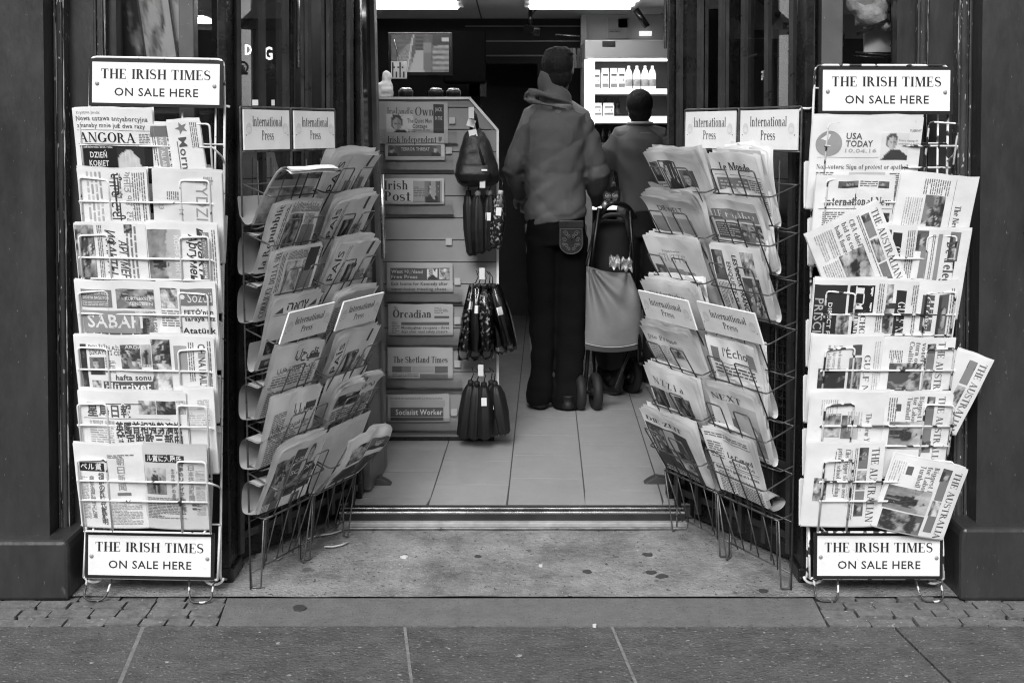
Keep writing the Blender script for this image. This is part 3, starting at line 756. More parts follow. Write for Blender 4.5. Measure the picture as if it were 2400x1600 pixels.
WEDGE = M('rubber_wedge', .05, .6, var=.3)
for sx, sy, s, l in ((893, 1133, 1, 'rubber door wedge poking out from under the left door'), (1534, 1130, -1, 'rubber door wedge on tiles against the right door')):
    p = Gr(sx, sy, FLZ); m = MB()
    m.prism([(-s*.05,0),(s*.045,0),(s*.03,.012),(-s*.005,.03),(-s*.05,.022)][::s], -.022, .022)
    tag(m.build('door_wedge', WEDGE, loc=(p.x, p.y, FLZ), bevel=.003), l, 'door wedge')

# ------------------------------------------------------------------ shop interior shell
CZ = 2.25+.02
m = MB(); m.bx(-3.4, 3.4, 8.0, 8.1, 0, 2.6); m.bx(-3.4, -3.3, 4.1, 8.1, 0, 2.6); m.bx(3.3, 3.4, 4.1, 8.1, 0, 2.6)
struct(m.build('wall', M('interior_wall', .10, .6, var=.15)))
CEIL = M('ceiling_panel', .85, .7, var=.06, scale=5)
m = MB(); cw = 1.19
for i in range(-3, 3):
    for j in range(0, 7):
        x0, y0 = -.21+i*cw, 4.02+j*.60
        m.bx(x0+.006, x0+cw-.006, y0+.004, y0+.596, CZ, CZ+.02)
struct(m.build('ceiling', CEIL))
m = MB(); m.bx(-3.4, 3.4, 4.0, 8.2, CZ+.012, CZ+.05); struct(m.build('ceiling_void', M('ceiling_bar', .12, .7)))
# ------------------------------------------------------------------ white newspaper racks
def sign_panel(parent, name, w, h, loc, lines, border=.0105, bolts=None, seed=1, tilt=0, crest=False, bw_=None):
    """enamel panel facing -y; lines: (text, font, cap, y, width)"""
    g = random.Random(seed); rt = bpy.data.objects.new(name, None)
    m = MB(); m.bx(-w/2, w/2, 0, .006, -h/2, h/2, 0, .016 if border else .76)
    if border: m.bx(-w/2+border, w/2-border, -.0012, .003, -h/2+border, h/2-border, 0, .78)
    fn = lambda x, z, o: Vector((x, (-.0018 if border else -.0006)-o, z))
    for s_, f, cap, y, wd in lines: put_text(m, s_, f, -wd/2+.002, y-cap/2, cap, wd, fn, .022)
    for k in range(7):                               # scuffs
        x, z = g.uniform(-w*.42, w*.42), g.uniform(-h*.4, h*.4); l = g.uniform(.002, .012)
        m.add([fn(x,z,-.0003), fn(x+l,z-l*.8,-.0003), fn(x+l,z-l*.8+.0012,-.0003), fn(x,z+.001,-.0003)], [(0,1,2,3)], 0, .45)
    if crest:
        for sx in (-1, 1):
            cx = sx*w*.40; m.add([fn(cx+.014*cos(q*pi/7), .004+.019*sin(q*pi/7), 0) for q in range(14)], [list(range(14))], 0, .62)
            m.add([fn(cx+.011*cos(q*pi/7), -.001+.009*sin(q*pi/7), .0002) for q in range(14)], [list(range(14))], 0, .70)
            m.add([fn(sx*w*.455+.0022*cos(q*pi/4), -.018+.0022*sin(q*pi/4), .0003) for q in range(8)], [list(range(8))], 0, .06)
    o = m.build(name, SIGN, parent, bevel=0); o.location = loc; o.rotation_euler = (tilt, 0, 0)
    for x, z in (bolts or []):
        q = MB(); q.sphere((0,-.002,0), .0065, 10, 6, sc=(1,.45,1)); b = q.build('bolt', M('dull_bolt', .33, .5, metal=.3), o, loc=(x,-.001,z))
    return o
IRISH = [('THE IRISH TIMES', 'h', .031, .028, .350), ('ON SALE HERE', 'e', .0265, -.028, .265)]
def white_rack(label, loc, ry, w, ztop, wire, seed):
    g = random.Random(seed); rt = thing('newspaper_rack', label, 'newspaper rack', loc, 0, 'white wire racks flanking the entrance', ry=ry)
    hw = w/2; m = MB(); r = .0042
    m.tube(rnd([(-hw,.10,.02),(-hw,.03,.05),(-hw,.018,ztop-.15),(-hw+.004,.012,ztop),(hw-.004,.012,ztop),(hw,.018,ztop-.15),(hw,.03,.05),(hw,.10,.02)], .02), r, 7)
    for x in (-hw+.03, hw-.03): m.tube([(x,.022,.10),(x,.022,ztop-.15)], .0032, 6)
    for k in range(9): m.tube([(-hw,.018,.235+k*.1755),(hw,.018,.235+k*.1755)], .003, 6)
    for x in (-.07, .08): m.tube([(x,.02,.23),(x,.02,ztop-.16)], .0028, 6)
    m.build('back_frame', wire, rt)
    m = MB(); m.tube([(-hw,.0,.062),(hw,.0,.062)], r, 7); m.tube([(-hw,.0,.062),(-hw,.018,.23)], r, 7); m.tube([(hw,0,.062),(hw,.018,.23)], r, 7); m.build('bottom_rail', wire, rt)
    for s in (-1, 1):
        m = MB(); x = s*(hw-.012); xi = s*(hw-.085)
        m.tube(rnd([(x,.0,.062),(x,-.028,.010),(x-s*.02,-.036,.004),(xi+s*.012,-.036,.004),(xi,-.022,.02),(xi-s*.006,0,.062)], .014, 4), .0034, 7)
        m.build('foot', FEETW, rt)
        m = MB(); m.tube([(s*(hw-.02)+.03*cos(q*pi/8), .03, .055+.022*sin(q*pi/8)) for q in range(8, 17)], .0045, 6); m.build('rear_foot', wire, rt)
    for k in range(7):
        zb = .235+.1755*k; y = lambda z: -.034-z*.255
        m = MB(); z1, z2 = .10, .168
        for zz in (z1, z2): m.tube([(-hw+.01,y(zz),zb+zz),(hw-.012,y(zz),zb+zz)], .0033, 6)
        for x0, x1 in ((-hw+.015, -hw+.105), (hw-.105, hw-.015)):
            q = g.uniform(-.004,.004)
            m.tube(rnd([(x0,y(-.012),zb-.012),(x0,y(.24),zb+.24+q),(x1,y(.24),zb+.24-q),(x1,y(-.012),zb-.012)], .012), .0033, 6)
        for s in (-1, 1):
            m.tube(rnd([(s*(hw-.01),y(z2),zb+z2),(s*(hw+.004),-.02,zb+z2-.03),(s*hw,.018,zb+z2-.05)], .01), .0033, 6)
            m.tube([(s*(hw-.04),y(-.012),zb-.012),(s*(hw-.03),.018,zb)], .0033, 6)
        m.tube([(-hw+.012,y(-.01),zb-.01),(hw-.012,y(-.01),zb-.01)], .0033, 6)
        m.build('pocket', wire, rt)
    sh = .150
    sign_panel(rt, 'header_sign', w-.008, sh, (.006,-.014,ztop-sh/2-.006), IRISH, bolts=((-w*.43,-.003),(w*.43,-.005)), seed=seed)
    sign_panel(rt, 'lower_sign', w-.018, sh, (.0,-.012,.066+sh/2), IRISH, bolts=((-w*.43,-.003),(w*.43,-.005)), seed=seed+5)
    return rt
YR = 3.262
def mk_rack(cxb, cxt, label, wire, seed, w, top):
    p0 = At(cxb, 1362, YR-.012); p1 = At(cxt, 150, YR-.012); ry = math.atan2(p1.x-p0.x, p1.z-p0.z)
    return white_rack(label, (p0.x-sin(ry)*p0.z, YR, 0), ry, w, Z(top, YR), wire, seed)
rackL = mk_rack(350, 362, 'white wire newspaper rack by the left pilaster, full of East European and Asian papers', WHITEWIRE, 3, .432, 136)
rackR = mk_rack(2058, 2073, 'chipped white wire newspaper rack by the right pilaster, full of English language papers', WHITEWORN, 8, .432, 153)
def on_rack(rack, x0, x1, yt, h=.30, lean=.245, ypx=-.024, top=.288):
    """displayed-pixel extents -> matrix and width of a paper standing in a white rack"""
    mt = xyz(rack); inv = mt.inverted(); Yt = YR-.095
    a = inv@At(x0*K, yt*K, Yt); c = inv@At(x1*K, yt*K, Yt)
    return mt@Matrix.Translation(((a.x+c.x)/2, ypx, (a.z+c.z)/2-top)), (c-a).length
def rack_paper(rack, x0, x1, yt, label, els, rot=0, seed=1, ypx=-.024, h=.296, grp=None, tilt=0.0, **kw):
    mt, w = on_rack(rack, x0, x1, yt, ypx=ypx)
    if tilt: mt = mt@Matrix.Rotation(tilt, 4, 'Y')
    return newspaper(label, mt, w, h, els, rot=rot, seed=seed, lean=.245, group=grp or ('papers in the left white rack' if rack is rackL else 'papers in the right white rack'),
                     unit=w/(x1-x0), gap=.0012, splay=.006, **kw)
L_, Rr = rackL, rackR
# ---- left rack, top row to bottom row
rack_paper(L_, 352, 436, 283, 'narrow folded tabloid with slanted headlines and small portraits, top row of the left rack', [
   ('R',4,6,26,90,.16),('P',30,6,46,24,'face',3),('T',4,44,9,110,'Fails tries to','b',.12),('R',30,46,100,22,.35),('T',32,62,10,96,'NOT ALL ABOUT','b',.75),('B',4,72,120,10,5)], rot=1, seed=5, ypx=-.018, tilt=-.06, bulge=.004)
rack_paper(L_, 398, 474, 278, 'narrow paper with a star and a headline running down, top row of left rack', [
   ('G',.22,[(6+15*(.42 if i%2 else 1)*cos(i*pi/5+.3)+10, 42+15*(.42 if i%2 else 1)*sin(i*pi/5+.3)) for i in range(10)]), ('T',38,52,19,120,'Morning','e',.10),('B',4,8,60,16),('R',46,55,90,2,.2)], rot=1, seed=6, ypx=-.026, tilt=-.075)
rack_paper(L_, 167, 350, 249, 'paper with a blonde woman on a black block, top left of left rack', [
   ('T',10,13,7,56,'Krystyna Janda:','g',.25),('T',8,29,12,164,'Nowa ustawa antyaborcyjna','e',.12),('T',9,45,11,156,'zmanaby mnie już dwa razy','e',.12),('L',8,51,166,.8),
   ('T',12,80,23,132,'ANGORA','s',.02),('B',150,58,24,22,4),('L',8,84,168,1.5),('R',12,88,166,90,.015),('T',14,94,5,74,'2 października 2016 roku','b',.7),
   ('T',34,117,14,40,'DZIEŃ','b',.75),('T',31,137,14,46,'KOBIET','b',.75),('P',98,92,62,86,'blonde',1)], seed=7, bulge=.01, ypx=-.03)
rack_paper(L_, 176, 336, 389, 'paper with large looped script running down its left half, second row of left rack', [
   ('T',6,84,24,150,'ਪੰਜਾਬ ਟਾਈਮਜ਼','e',.05),('T',4,52,17,140,'ਅਜੀਤ ੴ ਲੰਡਨ','g',.3),('R',10,70,90,4,.05),('B',6,104,140,40,10,.4),('B',6,6,150,30,5),('T',8,64,6,60,'ਐਤਵਾਰ ਅੰਕ','b',.1)], rot=1, seed=8, bulge=.008)
rack_paper(L_, 342, 503, 392, 'nearly blank grey paper with a barcode and italic masthead, right of second row', [
   ('T',14,60,28,150,'TYDZIEŃ','l',.30),('B',50,100,20,30,5),('R',20,20,3,24,.3),('R',12,22,20,1.5,.3),('R',12,26,20,1.5,.3),('R',12,30,20,2.5,.3),('R',12,35,20,1.5,.3),('R',12,39,20,3,.3),('T',80,148,12,14,'23','l',.35),('T',92,100,12,14,'14','l',.35)], rot=1, seed=9, tilt=.03, paper=.70)
rack_paper(L_, 168, 333, 512, 'paper with bold slanted Cyrillic letters and family photo on its left, third row', [
   ('P',4,118,150,48,'crowd',4),('T',16,92,22,110,'ИФАКТЫ','i',.06),('T',40,62,20,130,'АРГУМЕНТЫ','i',.08),('B',6,22,130,26,9,.2),('P',2,30,20,18,'dark',2),('B',4,100,150,12,4)], rot=1, seed=10)
rack_paper(L_, 334, 498, 512, 'paper with a shop front photo and bold slanted Cyrillic title, right of third row', [
   ('P',16,84,150,78,'land',6),('P',70,110,60,44,'figure',6),('T',24,66,20,150,'Аргументы','i',.05),('T',10,46,18,140,'и факты','i',.06),('R',20,20,130,18,.25),('T',24,34,8,110,'цитата недели','b',.7),('B',14,6,150,10,5),('T',30,100,10,100,'КОНФЛИКТ','b',.75)], rot=1, seed=11)
rack_paper(L_, 358, 494, 646, 'paper with a crescent and white capitals on grey, right of fourth row', [
   ('P',8,16,40,50,'noise',2),('B',12,16,36,8,8,.1),('R',56,16,72,42,.2),('T',72,50,28,54,'Sözcü','s',.75),('G',.75,[(60+6*cos(q*.5),36+6*sin(q*.5)) for q in range(13)]),
   ('T',62,80,12,66,"FETÖ'nün",'b',.06),('T',62,96,12,70,'saraya sız','b',.06),('B',8,72,44,40,6),('T',56,128,15,76,'Atatürk','b',.04)], seed=12)
rack_paper(L_, 170, 366, 645, 'paper with huge white capitals and a woman in black, left of fourth row', [
   ('R',14,20,72,44,.20),('T',18,32,7,62,'BEŞ GÜNLÜK ÖZEL','b',.7),('T',18,43,7,62,'DOSYA BAŞLIYOR','b',.7),('B',16,50,60,12,4,.6),('P',96,18,86,48,'crowd',7),('T',116,46,9,60,'KURTERKELE','b',.75),('T',122,58,8,56,'YENİDEN','b',.75),
   ('R',14,72,146,56,.30),('T',24,114,34,128,'SABAH','b',.76),('P',136,72,40,60,'figure',4),('B',160,72,24,60,4),('B',18,128,150,20,8,.1)], seed=13, bulge=.009)
rack_paper(L_, 340, 490, 771, 'paper with photos of figures and a capital title running down, right of fifth row', [
   ('P',8,100,62,54,'crowd',9),('P',70,100,70,54,'noise',8),('T',18,36,16,116,'CHINA DAILY','b',.12),('B',14,46,100,16,5),('B',10,8,130,10,5),('R',24,62,60,30,.35)], rot=1, seed=14)
rack_paper(L_, 168, 346, 772, 'tabloid with columns of small photos above a boxed title, left of fifth row', [
   ('P',14,20,14,110,'dark',3),('T',34,32,11,80,'POLİSİN AİLE','s',.08),('T',34,45,11,80,'ŞİKAYETİ CEK','s',.08),('P',34,52,34,44,'face',8),('B',70,52,24,40,4),('P',108,18,44,66,'crowd',3),('P',154,18,22,56,'figure',2),
   ('T',118,28,8,40,'ARDA','b',.7),('T',148,74,8,34,'Birtak','b',.7),('T',92,108,14,80,'hafta sonu','b',.10),('R',62,112,116,28,.10),('T',66,134,20,104,'Hürriyet','b',.78),('P',36,110,20,18,'noise',2)], seed=15)
rack_paper(L_, 398, 488, 893, 'thin mostly blank folded paper at the right end of the sixth row', [('B',52,28,26,26,5,.4),('B',8,60,70,40,6,.5)], seed=16, ypx=-.016, bulge=.003)
rack_paper(L_, 178, 426, 897, 'wide paper with large Chinese headline, sixth row of left rack', [
   ('L',20,30,130,2),('T',20,62,26,104,'星島日報','b',.10),('P',140,22,40,34,'noise',4),('P',182,22,42,34,'dark',7),('P',226,22,20,34,'noise',5),('L',10,68,200,1),
   ('T',22,84,9,60,'文章時評 主權機','g',.35),('T',84,104,24,150,'英國首相強勢演說','b',.06),('T',84,134,24,150,'確定脫歐三部曲','b',.06),('B',22,92,56,40,6,.4),('B',90,142,130,50,6)], seed=17, bulge=.012)
rack_paper(L_, 322, 470, 1022, 'Japanese paper with a white on black headline band, right of bottom row', [
   ('R',6,24,90,20,.03),('T',10,40,13,80,'ル賞に大隅氏','b',.78),('P',6,58,46,70,'figure',8)]+[('T',104,60+i*16,12,13,c,'b',.30) for i,c in enumerate('日本経済新聞')]+[('T',64,70+i*13,9,9,c,'b',.25) for i,c in enumerate('生命維持の基礎')]+
   [('T',84,50+i*13,9,9,c,'b',.12) for i,c in enumerate('細胞のリサイクル解明')]+[('B',6,136,90,56,4),('R',110,150,18,5,.1),('R',110,160,18,5,.1),('B',120,60,20,120,4,.45)], seed=18, tilt=.02, paper=.60)
rack_paper(L_, 167, 327, 1018, 'Japanese paper with columns of tall characters, left of bottom row', [
   ('R',12,48,58,22,.03),('T',14,65,14,50,'ベル賞','b',.78)]+[('T',54,88+i*15,13,13,c,'b',.12) for i,c in enumerate('細胞の新陳代謝解明')]+[('T',32,94+i*14,11,11,c,'b',.28) for i,c in enumerate('病気治療開発に道')]+
   [('T',100,50+i*22,16,16,c,'s' if 0 else 'g',.35) for i,c in enumerate('朝日新聞')]+[('B',12,84,16,110,4,.4),('B',78,150,70,60,4,.4),('R',96,124,30,7,.2),('B',80,24,60,8,5)], seed=19, bulge=.010)
# ---- right rack
def aus(hd1, hd2, hd3, n, photo='figure'):
    """broadsheet with the masthead running down its right edge (content is turned a quarter)"""
    return [('T',12,26,17,190,'THE AUSTRALIAN','s',.12),('R',14,32,60,20,.25),('P',14,32,20,20,'face',n),('P',80,32,60,20,'noise',n+1),('R',145,32,60,20,.2),('P',178,32,24,20,'face',n+2),
            ('B',10,56,190,8,4),('T',12,82,12,80,hd1,'s',.16),('T',12,100,12,84,hd2,'s',.16),('T',12,118,12,78,hd3,'s',.16),('P',84,70,120,62,photo,n),('B',12,126,70,44,5,.4),('B',90,136,110,40,5,.4)]
rack_paper(Rr, 1868, 2122, 268, 'paper with a large grey disc and suited man, top of right white rack', [
   ('G',.34,[(34+30*cos(q*pi/14)+6, 64+30*sin(q*pi/14)) for q in range(28)]),('T',78,52,15,36,'USA','b',.12),('T',78,70,15,62,'TODAY','b',.12),('T',78,84,9,72,'10.04.16','b',.45),
   ('P',160,38,64,64,'man',2),('T',224,34,5,28,'TUESDAY','b',.2),('T',200,58,5,46,'Stars rising in','b',.3),('T',200,66,5,54,'unsettling world','b',.3),('L',16,96,140,.6),
   ('T',16,124,11,214,'Non-voters: Sign of protest or apathy?','s',.12),('B',16,132,40,60,5),('P',92,132,84,60,'land',6),('B',186,134,50,60,5)], seed=31, bulge=.010)
rack_paper(Rr, 1876, 2058, 402, 'broadsheet with blackletter title half hidden by tilted paper, second row of right rack', [
   ('P',50,14,46,16,'face',3),('B',100,14,40,14,5),('P',142,14,26,16,'face',4),('T',22,72,20,200,'International New York','k',.10),('L',10,80,170,1),('B',20,88,50,100,5),('P',80,90,96,80,'noise',9)], seed=32)
rack_paper(Rr, 2052, 2230, 398, 'broadsheet tilted left with a photo of two faces, right of second row', [
   ('T',72,44,15,140,'The New York Times','k',.12),('P',52,70,88,46,'crowd',12),('B',14,66,36,60,5),('B',60,122,80,40,5,.45),('L',10,52,180,.7)], rot=1, seed=33, tilt=.075, ypx=-.036, bulge=.010)
rack_paper(Rr, 2030, 2128, 518, 'narrow paper with white letters on a black strip, between tilted and blackletter papers, third row', [('R',16,54,140,20,.03),('T',50,70,16,110,'GULF NEWS','s',.76),('P',10,78,26,18,'dark',2),('B',10,24,120,20,5)], rot=1, seed=34, ypx=-.018)
rack_paper(Rr, 2100, 2224, 526, 'paper with ornate blackletter title running down, right end of third row', [('T',30,54,24,150,'De Telegraaf','k',.10),('P',6,24,70,24,'face',6),('P',4,98,50,26,'face',7),('R',54,94,100,16,.25),('R',10,66,130,10,.3),('B',12,82,140,8,4)], rot=1, seed=35, tilt=.035, ypx=-.026)
rack_paper(Rr, 1936, 2120, 500, 'broadsheet tipped far over to the left, third row of right rack', aus('CBA chief’s'.replace('’',"'"),'bid to cool','bank furore',40,'noise'), rot=1, seed=36, tilt=-.44, ypx=-.044, h=.33, bulge=.008)
rack_paper(Rr, 2030, 2125, 644, 'narrow paper with white capitals on a black strip, middle of fourth row', [('R',24,40,130,22,.03),('T',52,57,17,120,'GULF NEWS','s',.76),('P',10,70,50,22,'noise',2),('R',56,62,90,28,.05),('P',70,64,80,26,'figure',5),('B',10,14,120,16,5)], rot=1, seed=37, ypx=-.020)
rack_paper(Rr, 2112, 2204, 648, 'narrow paper with boxed capitals and small portraits, right end of fourth row', [('R',30,56,90,26,.10),('T',36,64,9,70,'THE','s',.76),('T',34,76,11,84,'GLOBE','s',.76),('P',28,22,130,24,'face',9),('T',98,78,10,70,'CANADA','s',.2),('B',14,10,130,8,5)], rot=1, seed=38, ypx=-.026)
rack_paper(Rr, 1872, 2040, 641, 'black panelled paper with a large white blackletter initial, left of fourth row', [('R',12,94,190,74,.03),('T',46,164,20,140,'PRISCILLA','e',.40),('T',56,134,9,120,'DIRECT FROM','b',.7),('R',14,30,68,58,.02),('T',16,74,40,60,'H','k',.80),('T',76,58,13,90,'SCHOOL','s',.06),('T',80,76,13,94,'FUNDING','s',.06),('P',84,84,60,30,'noise',3),('B',10,8,150,16,5)], rot=1, seed=39, bulge=.010)
rack_paper(Rr, 2140, 2226, 790, 'broadsheet leaning out sideways past the right edge of right white rack', aus('Labor','leads','polls',50)[:6], rot=1, seed=40, tilt=.33, ypx=-.018, h=.27, bulge=.003)
rack_paper(Rr, 2030, 2196, 776, 'broadsheet with a crowd photo and title running down, right of fifth row', [('T',8,40,17,190,'THE AUSTRALIAN','s',.12),('P',12,46,24,20,'face',4),('R',36,46,40,18,.22),('P',80,46,60,20,'noise',6),('T',8,106,11,70,'Coalition','s',.18),('T',8,92,11,60,'turn on','s',.18),('T',8,78,11,62,'voters','s',.18),('P',62,74,80,74,'crowd',5),('B',30,120,30,30,4)], rot=1, seed=41)
rack_paper(Rr, 1866, 2032, 772, 'broadsheet with a dark photo and light serif capitals running down, left of fifth row', [('T',46,42,14,150,'GULF NEWS','l',.10),('R',20,50,26,22,.08),('P',52,48,90,30,'crowd',8),('P',80,84,60,62,'dark',3),('T',20,104,8,60,'French summit','s',.35),('T',20,116,8,62,'2nd lap century','s',.35),('T',20,128,8,58,'near a Florida','s',.35),('B',12,8,130,16,5,.5)], rot=1, seed=42)
rack_paper(Rr, 2036, 2190, 902, 'broadsheet with a man walking and title running down, right of sixth row', [('T',8,34,16,190,'THE AUSTRALIAN','s',.12),('P',8,42,30,18,'face',14),('R',34,42,50,18,.2),('R',90,42,50,18,.22),('P',122,40,30,20,'face',9),('T',8,78,11,92,'Biggest lead','s',.18),('T',8,92,11,88,'for Labor in','s',.18),('T',8,106,11,84,'Turnbull era','s',.18),('P',72,66,70,74,'figure',5),('R',26,118,18,10,.1),('B',10,128,60,18,5)], rot=1, seed=43)
rack_paper(Rr, 1864, 2044, 898, 'pale broadsheet with faint italic blackletter title, left of sixth row', [('T',54,50,13,140,'The New York Times','k',.25),('P',56,108,60,40,'noise',11),('P',60,66,60,40,'land',9),('B',50,60,50,36,6,.5),('B',20,118,40,40,5,.5)], rot=1, seed=44)
rack_paper(Rr, 1856, 2034, 1016, 'broadsheet with a long serif title down its right edge, left of bottom row', [('T',12,30,18,196,'THE AUSTRALIAN','s',.10),('P',10,38,48,22,'face',21),('R',30,38,34,22,.2),('P',70,38,50,22,'noise',7),('R',124,38,60,22,.22),('P',160,38,30,22,'face',22),('B',10,64,190,8,4),('T',12,92,11,130,'Libs trigger storm over','s',.18),('T',12,108,11,126,'private school funding','s',.18),('B',20,112,110,4,4),('P',90,128,60,30,'noise',12),('B',14,76,150,6,4,.5)], rot=1, seed=45, bulge=.008)
rack_paper(Rr, 2018, 2190, 1030, 'broadsheet tilted right with a man walking, right end of bottom row', [('T',12,28,17,200,'THE AUSTRALIAN','s',.10),('P',10,36,36,22,'face',31),('R',44,36,50,20,.22),('P',96,36,40,22,'noise',8),('R',130,36,50,20,.2),('T',12,78,12,92,'Biggest lead','s',.18),('T',12,94,12,88,'for Labor in','s',.18),('T',12,110,12,84,'Turnbull era','s',.18),('P',76,64,62,100,'figure',7),('R',20,124,22,14,.12),('P',142,90,60,70,'dark',5),('P',142,64,60,26,'face',33),('B',10,142,60,30,5,.5)], rot=1, seed=46, tilt=.20, ypx=-.030, bulge=.014, droop=.008, h=.262)

# ------------------------------------------------------------------ dark wire racks in the recess
def press_rack(label, loc, rz, w, ztop, seed, lean=.40):
    rt = thing('wire_rack', label, 'wire rack', loc, rz, 'dark wire racks along the recess'); rt.rotation_euler = (-.020, 0, rz); hw = w/2; m = MB(); r = .0034
    m.tube(rnd([(-hw,0,0),(-hw,0,ztop),(hw,0,ztop),(hw,0,0)], .006), r, 6)
    for k in range(9): m.tube([(-hw,.004,.22+k*.1576),(hw,.004,.22+k*.1576)], .0022, 5)
    for x in (-hw*.33, hw*.33): m.tube([(x,.004,.06),(x,.004,1.40)], .0022, 5)
    m.tube([(-hw,0,ztop-.147),(hw,0,ztop-.147)], r, 6)
    m.build('back_frame', GREYWIRE, rt)
    m = MB(); yb, zb = -.062, .236
    m.tube([(-hw,-.004,.055),(hw,-.004,.055)], .003, 5)
    m.tube([(-hw,yb,zb),(hw,yb,zb)], .003, 5)
    for x in (-hw*.5, 0, hw*.5): m.tube([(x,yb,zb),(x,-.004,.055)], .0024, 5)
    m.build('lower_frame', GREYWIRE, rt)
    for s in (-1, 1):
        m = MB(); m.tube(rnd([(s*hw,yb,zb),(s*(hw-.015),-.03,.004),(s*(hw-.003),-.002,.004),(s*hw,0,.10)], .006), .003, 5); m.tube([(s*(hw-.01),yb,zb),(s*(hw-.05),-.012,.05)], .0026, 5); m.build('leg', GREYWIRE, rt)
    for k in range(7):
        zr = 1.327-.1576*k; zf = zr-.042; zb = zr-.142; m = MB()
        yf = lambda z: -.062-(z-zb)*math.tan(lean+.05)
        m.tube(rnd([(-hw,0,zr),(-hw+.004,yf(zf)-.012,zf),(hw-.004,yf(zf)-.012,zf),(hw,0,zr)], .014), .0028, 6)
        m.tube(rnd([(-hw,0,zb+.01),(-hw+.012,-.045,zb-.006),(-hw+.02,yf(zb)-.012,zb+.004),(hw-.02,yf(zb)-.012,zb+.004),(hw-.012,-.045,zb-.006),(hw,0,zb+.01)], .008), .0026, 5)
        for c in (-hw*.46, hw*.46):
            a = .036
            m.tube(rnd([(c-a,yf(zb)-.014,zb+.004),(c-a,yf(zf+.082)-.014,zf+.082),(c+a,yf(zf+.082)-.014,zf+.082),(c+a,yf(zb)-.014,zb+.004)], .010), .0026, 6)
        m.build('pocket', GREYWIRE, rt)
    P = [('International', 'l', .034, .028, w*.60), ('Press', 'l', .032, -.018, w*.24)]
    sign_panel(rt, 'header_sign', w-.022, .133, (0,-.006,ztop-.075), P, border=0, seed=seed, crest=True)
    P = [('International', 'l', .026, .020, w*.60), ('Press', 'l', .025, -.016, w*.24)]
    zf = 1.327-.1576*3-.042
    sign_panel(rt, 'middle_sign', w-.012, .112, (0,-.088-.152*math.tan(lean+.05),zf+.052), P, border=0, seed=seed+3, crest=True, tilt=.40)
    return rt
f0, f1 = Gr(586.7, 1382.7), Gr(806, 1257); dL = f1-f0; LL = dL.length; aL = math.atan2(dL.y, dL.x)
h0, h1 = Gr(1585, 1243), Gr(1855, 1384.7); dR = h1-h0; LR = dR.length; aR = math.atan2(dR.y, dR.x)
ZP = 1.578
wl, wr = LL/2-.004, LR/2-.004
RK = []
for (p, d, L, a, w, labs, sd_) in ((f0, dL, LL, aL, wl, ('dark wire press rack nearest the street on the left of the recess','dark wire press rack next to the doorway on the left'), 11),
                                  (h0, dR, LR, aR, wr, ('dark wire press rack next to the doorway on the right','dark wire press rack nearest the street on the right of the recess'), 17)):
    for k in (0, 1):
        c = p+d*(.25+.5*k); RK.append(press_rack(labs[k], (c.x, c.y, .004), a, w, ZP, sd_+k, lean=.53 if len(RK) in (1, 2) else .40))
def press_paper(ri, k, label, els, rot=0, seed=1, dx=0, dz=0, wf=.95, h=.252, back=None, lean=.40, **kw):
    back = back or SLAB_; rk = RK[ri]; w = (wl if ri < 2 else wr); zb = 1.327-.1576*k-.142
    if ri == 3: wf *= .84; dx -= .030
    yo = -.046
    if ri in (1, 2): lean += .13; dx += .018*(1 if ri == 1 else -1); yo = -.052; h += .012
    if ri == 0: dx -= .010; wf *= 1.02
    g = random.Random(seed); mt = xyz(rk)@Matrix.Translation((dx+g.uniform(-.006,.006), yo, zb+.008+dz+g.uniform(-.006,.006)))@Matrix.Rotation(g.uniform(-.035,.035), 4, 'Y')
    kw.setdefault('tip', g.uniform(-.1,.45)); kw.setdefault('curl', g.uniform(-.2,.04)); kw.setdefault('droop', g.uniform(0,.005)); kw.setdefault('ripple', g.uniform(.0015,.0032)); kw.setdefault('bulge', g.uniform(-.006,.008)); kw.setdefault('skew', g.uniform(-.006,.006))
    grp = ['papers in the left street side wire rack','papers in the left doorway side wire rack','papers in the right doorway side wire rack','papers in the right street side wire rack'][ri]
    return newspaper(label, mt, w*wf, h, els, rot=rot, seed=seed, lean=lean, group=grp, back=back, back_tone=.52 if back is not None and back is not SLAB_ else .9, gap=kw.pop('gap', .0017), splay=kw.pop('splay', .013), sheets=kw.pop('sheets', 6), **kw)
SLAB_ = [(0,0),(.013,-.009),(.028,-.003),(.024,.035),(-.016,.12),(-.075,.245)]
TEAR = lambda a=.060, b=.11, c=.0: [(0,0),(a*.5,-.006),(a,.0),(a+.004,b*.45),(a-.002,b*.85),(a*.55,b+.004),(-.012,b-.004),(-.04,b+.008)]
WID = 175; HT = 184
def col(seed, title, font, **kw): return page(seed, WID, HT, title, font, **kw)
up = lambda title, font, seed: [('T',10,26,20,190,title,font,.05),('B',10,34,190,20,6),('P',60,60,90,50,'noise',seed),('B',10,60,46,110,4.5),('B',154,60,50,110,4.5),('R',60,114,60,50,.25),('B',60,118,90,40,4.5,.2)]
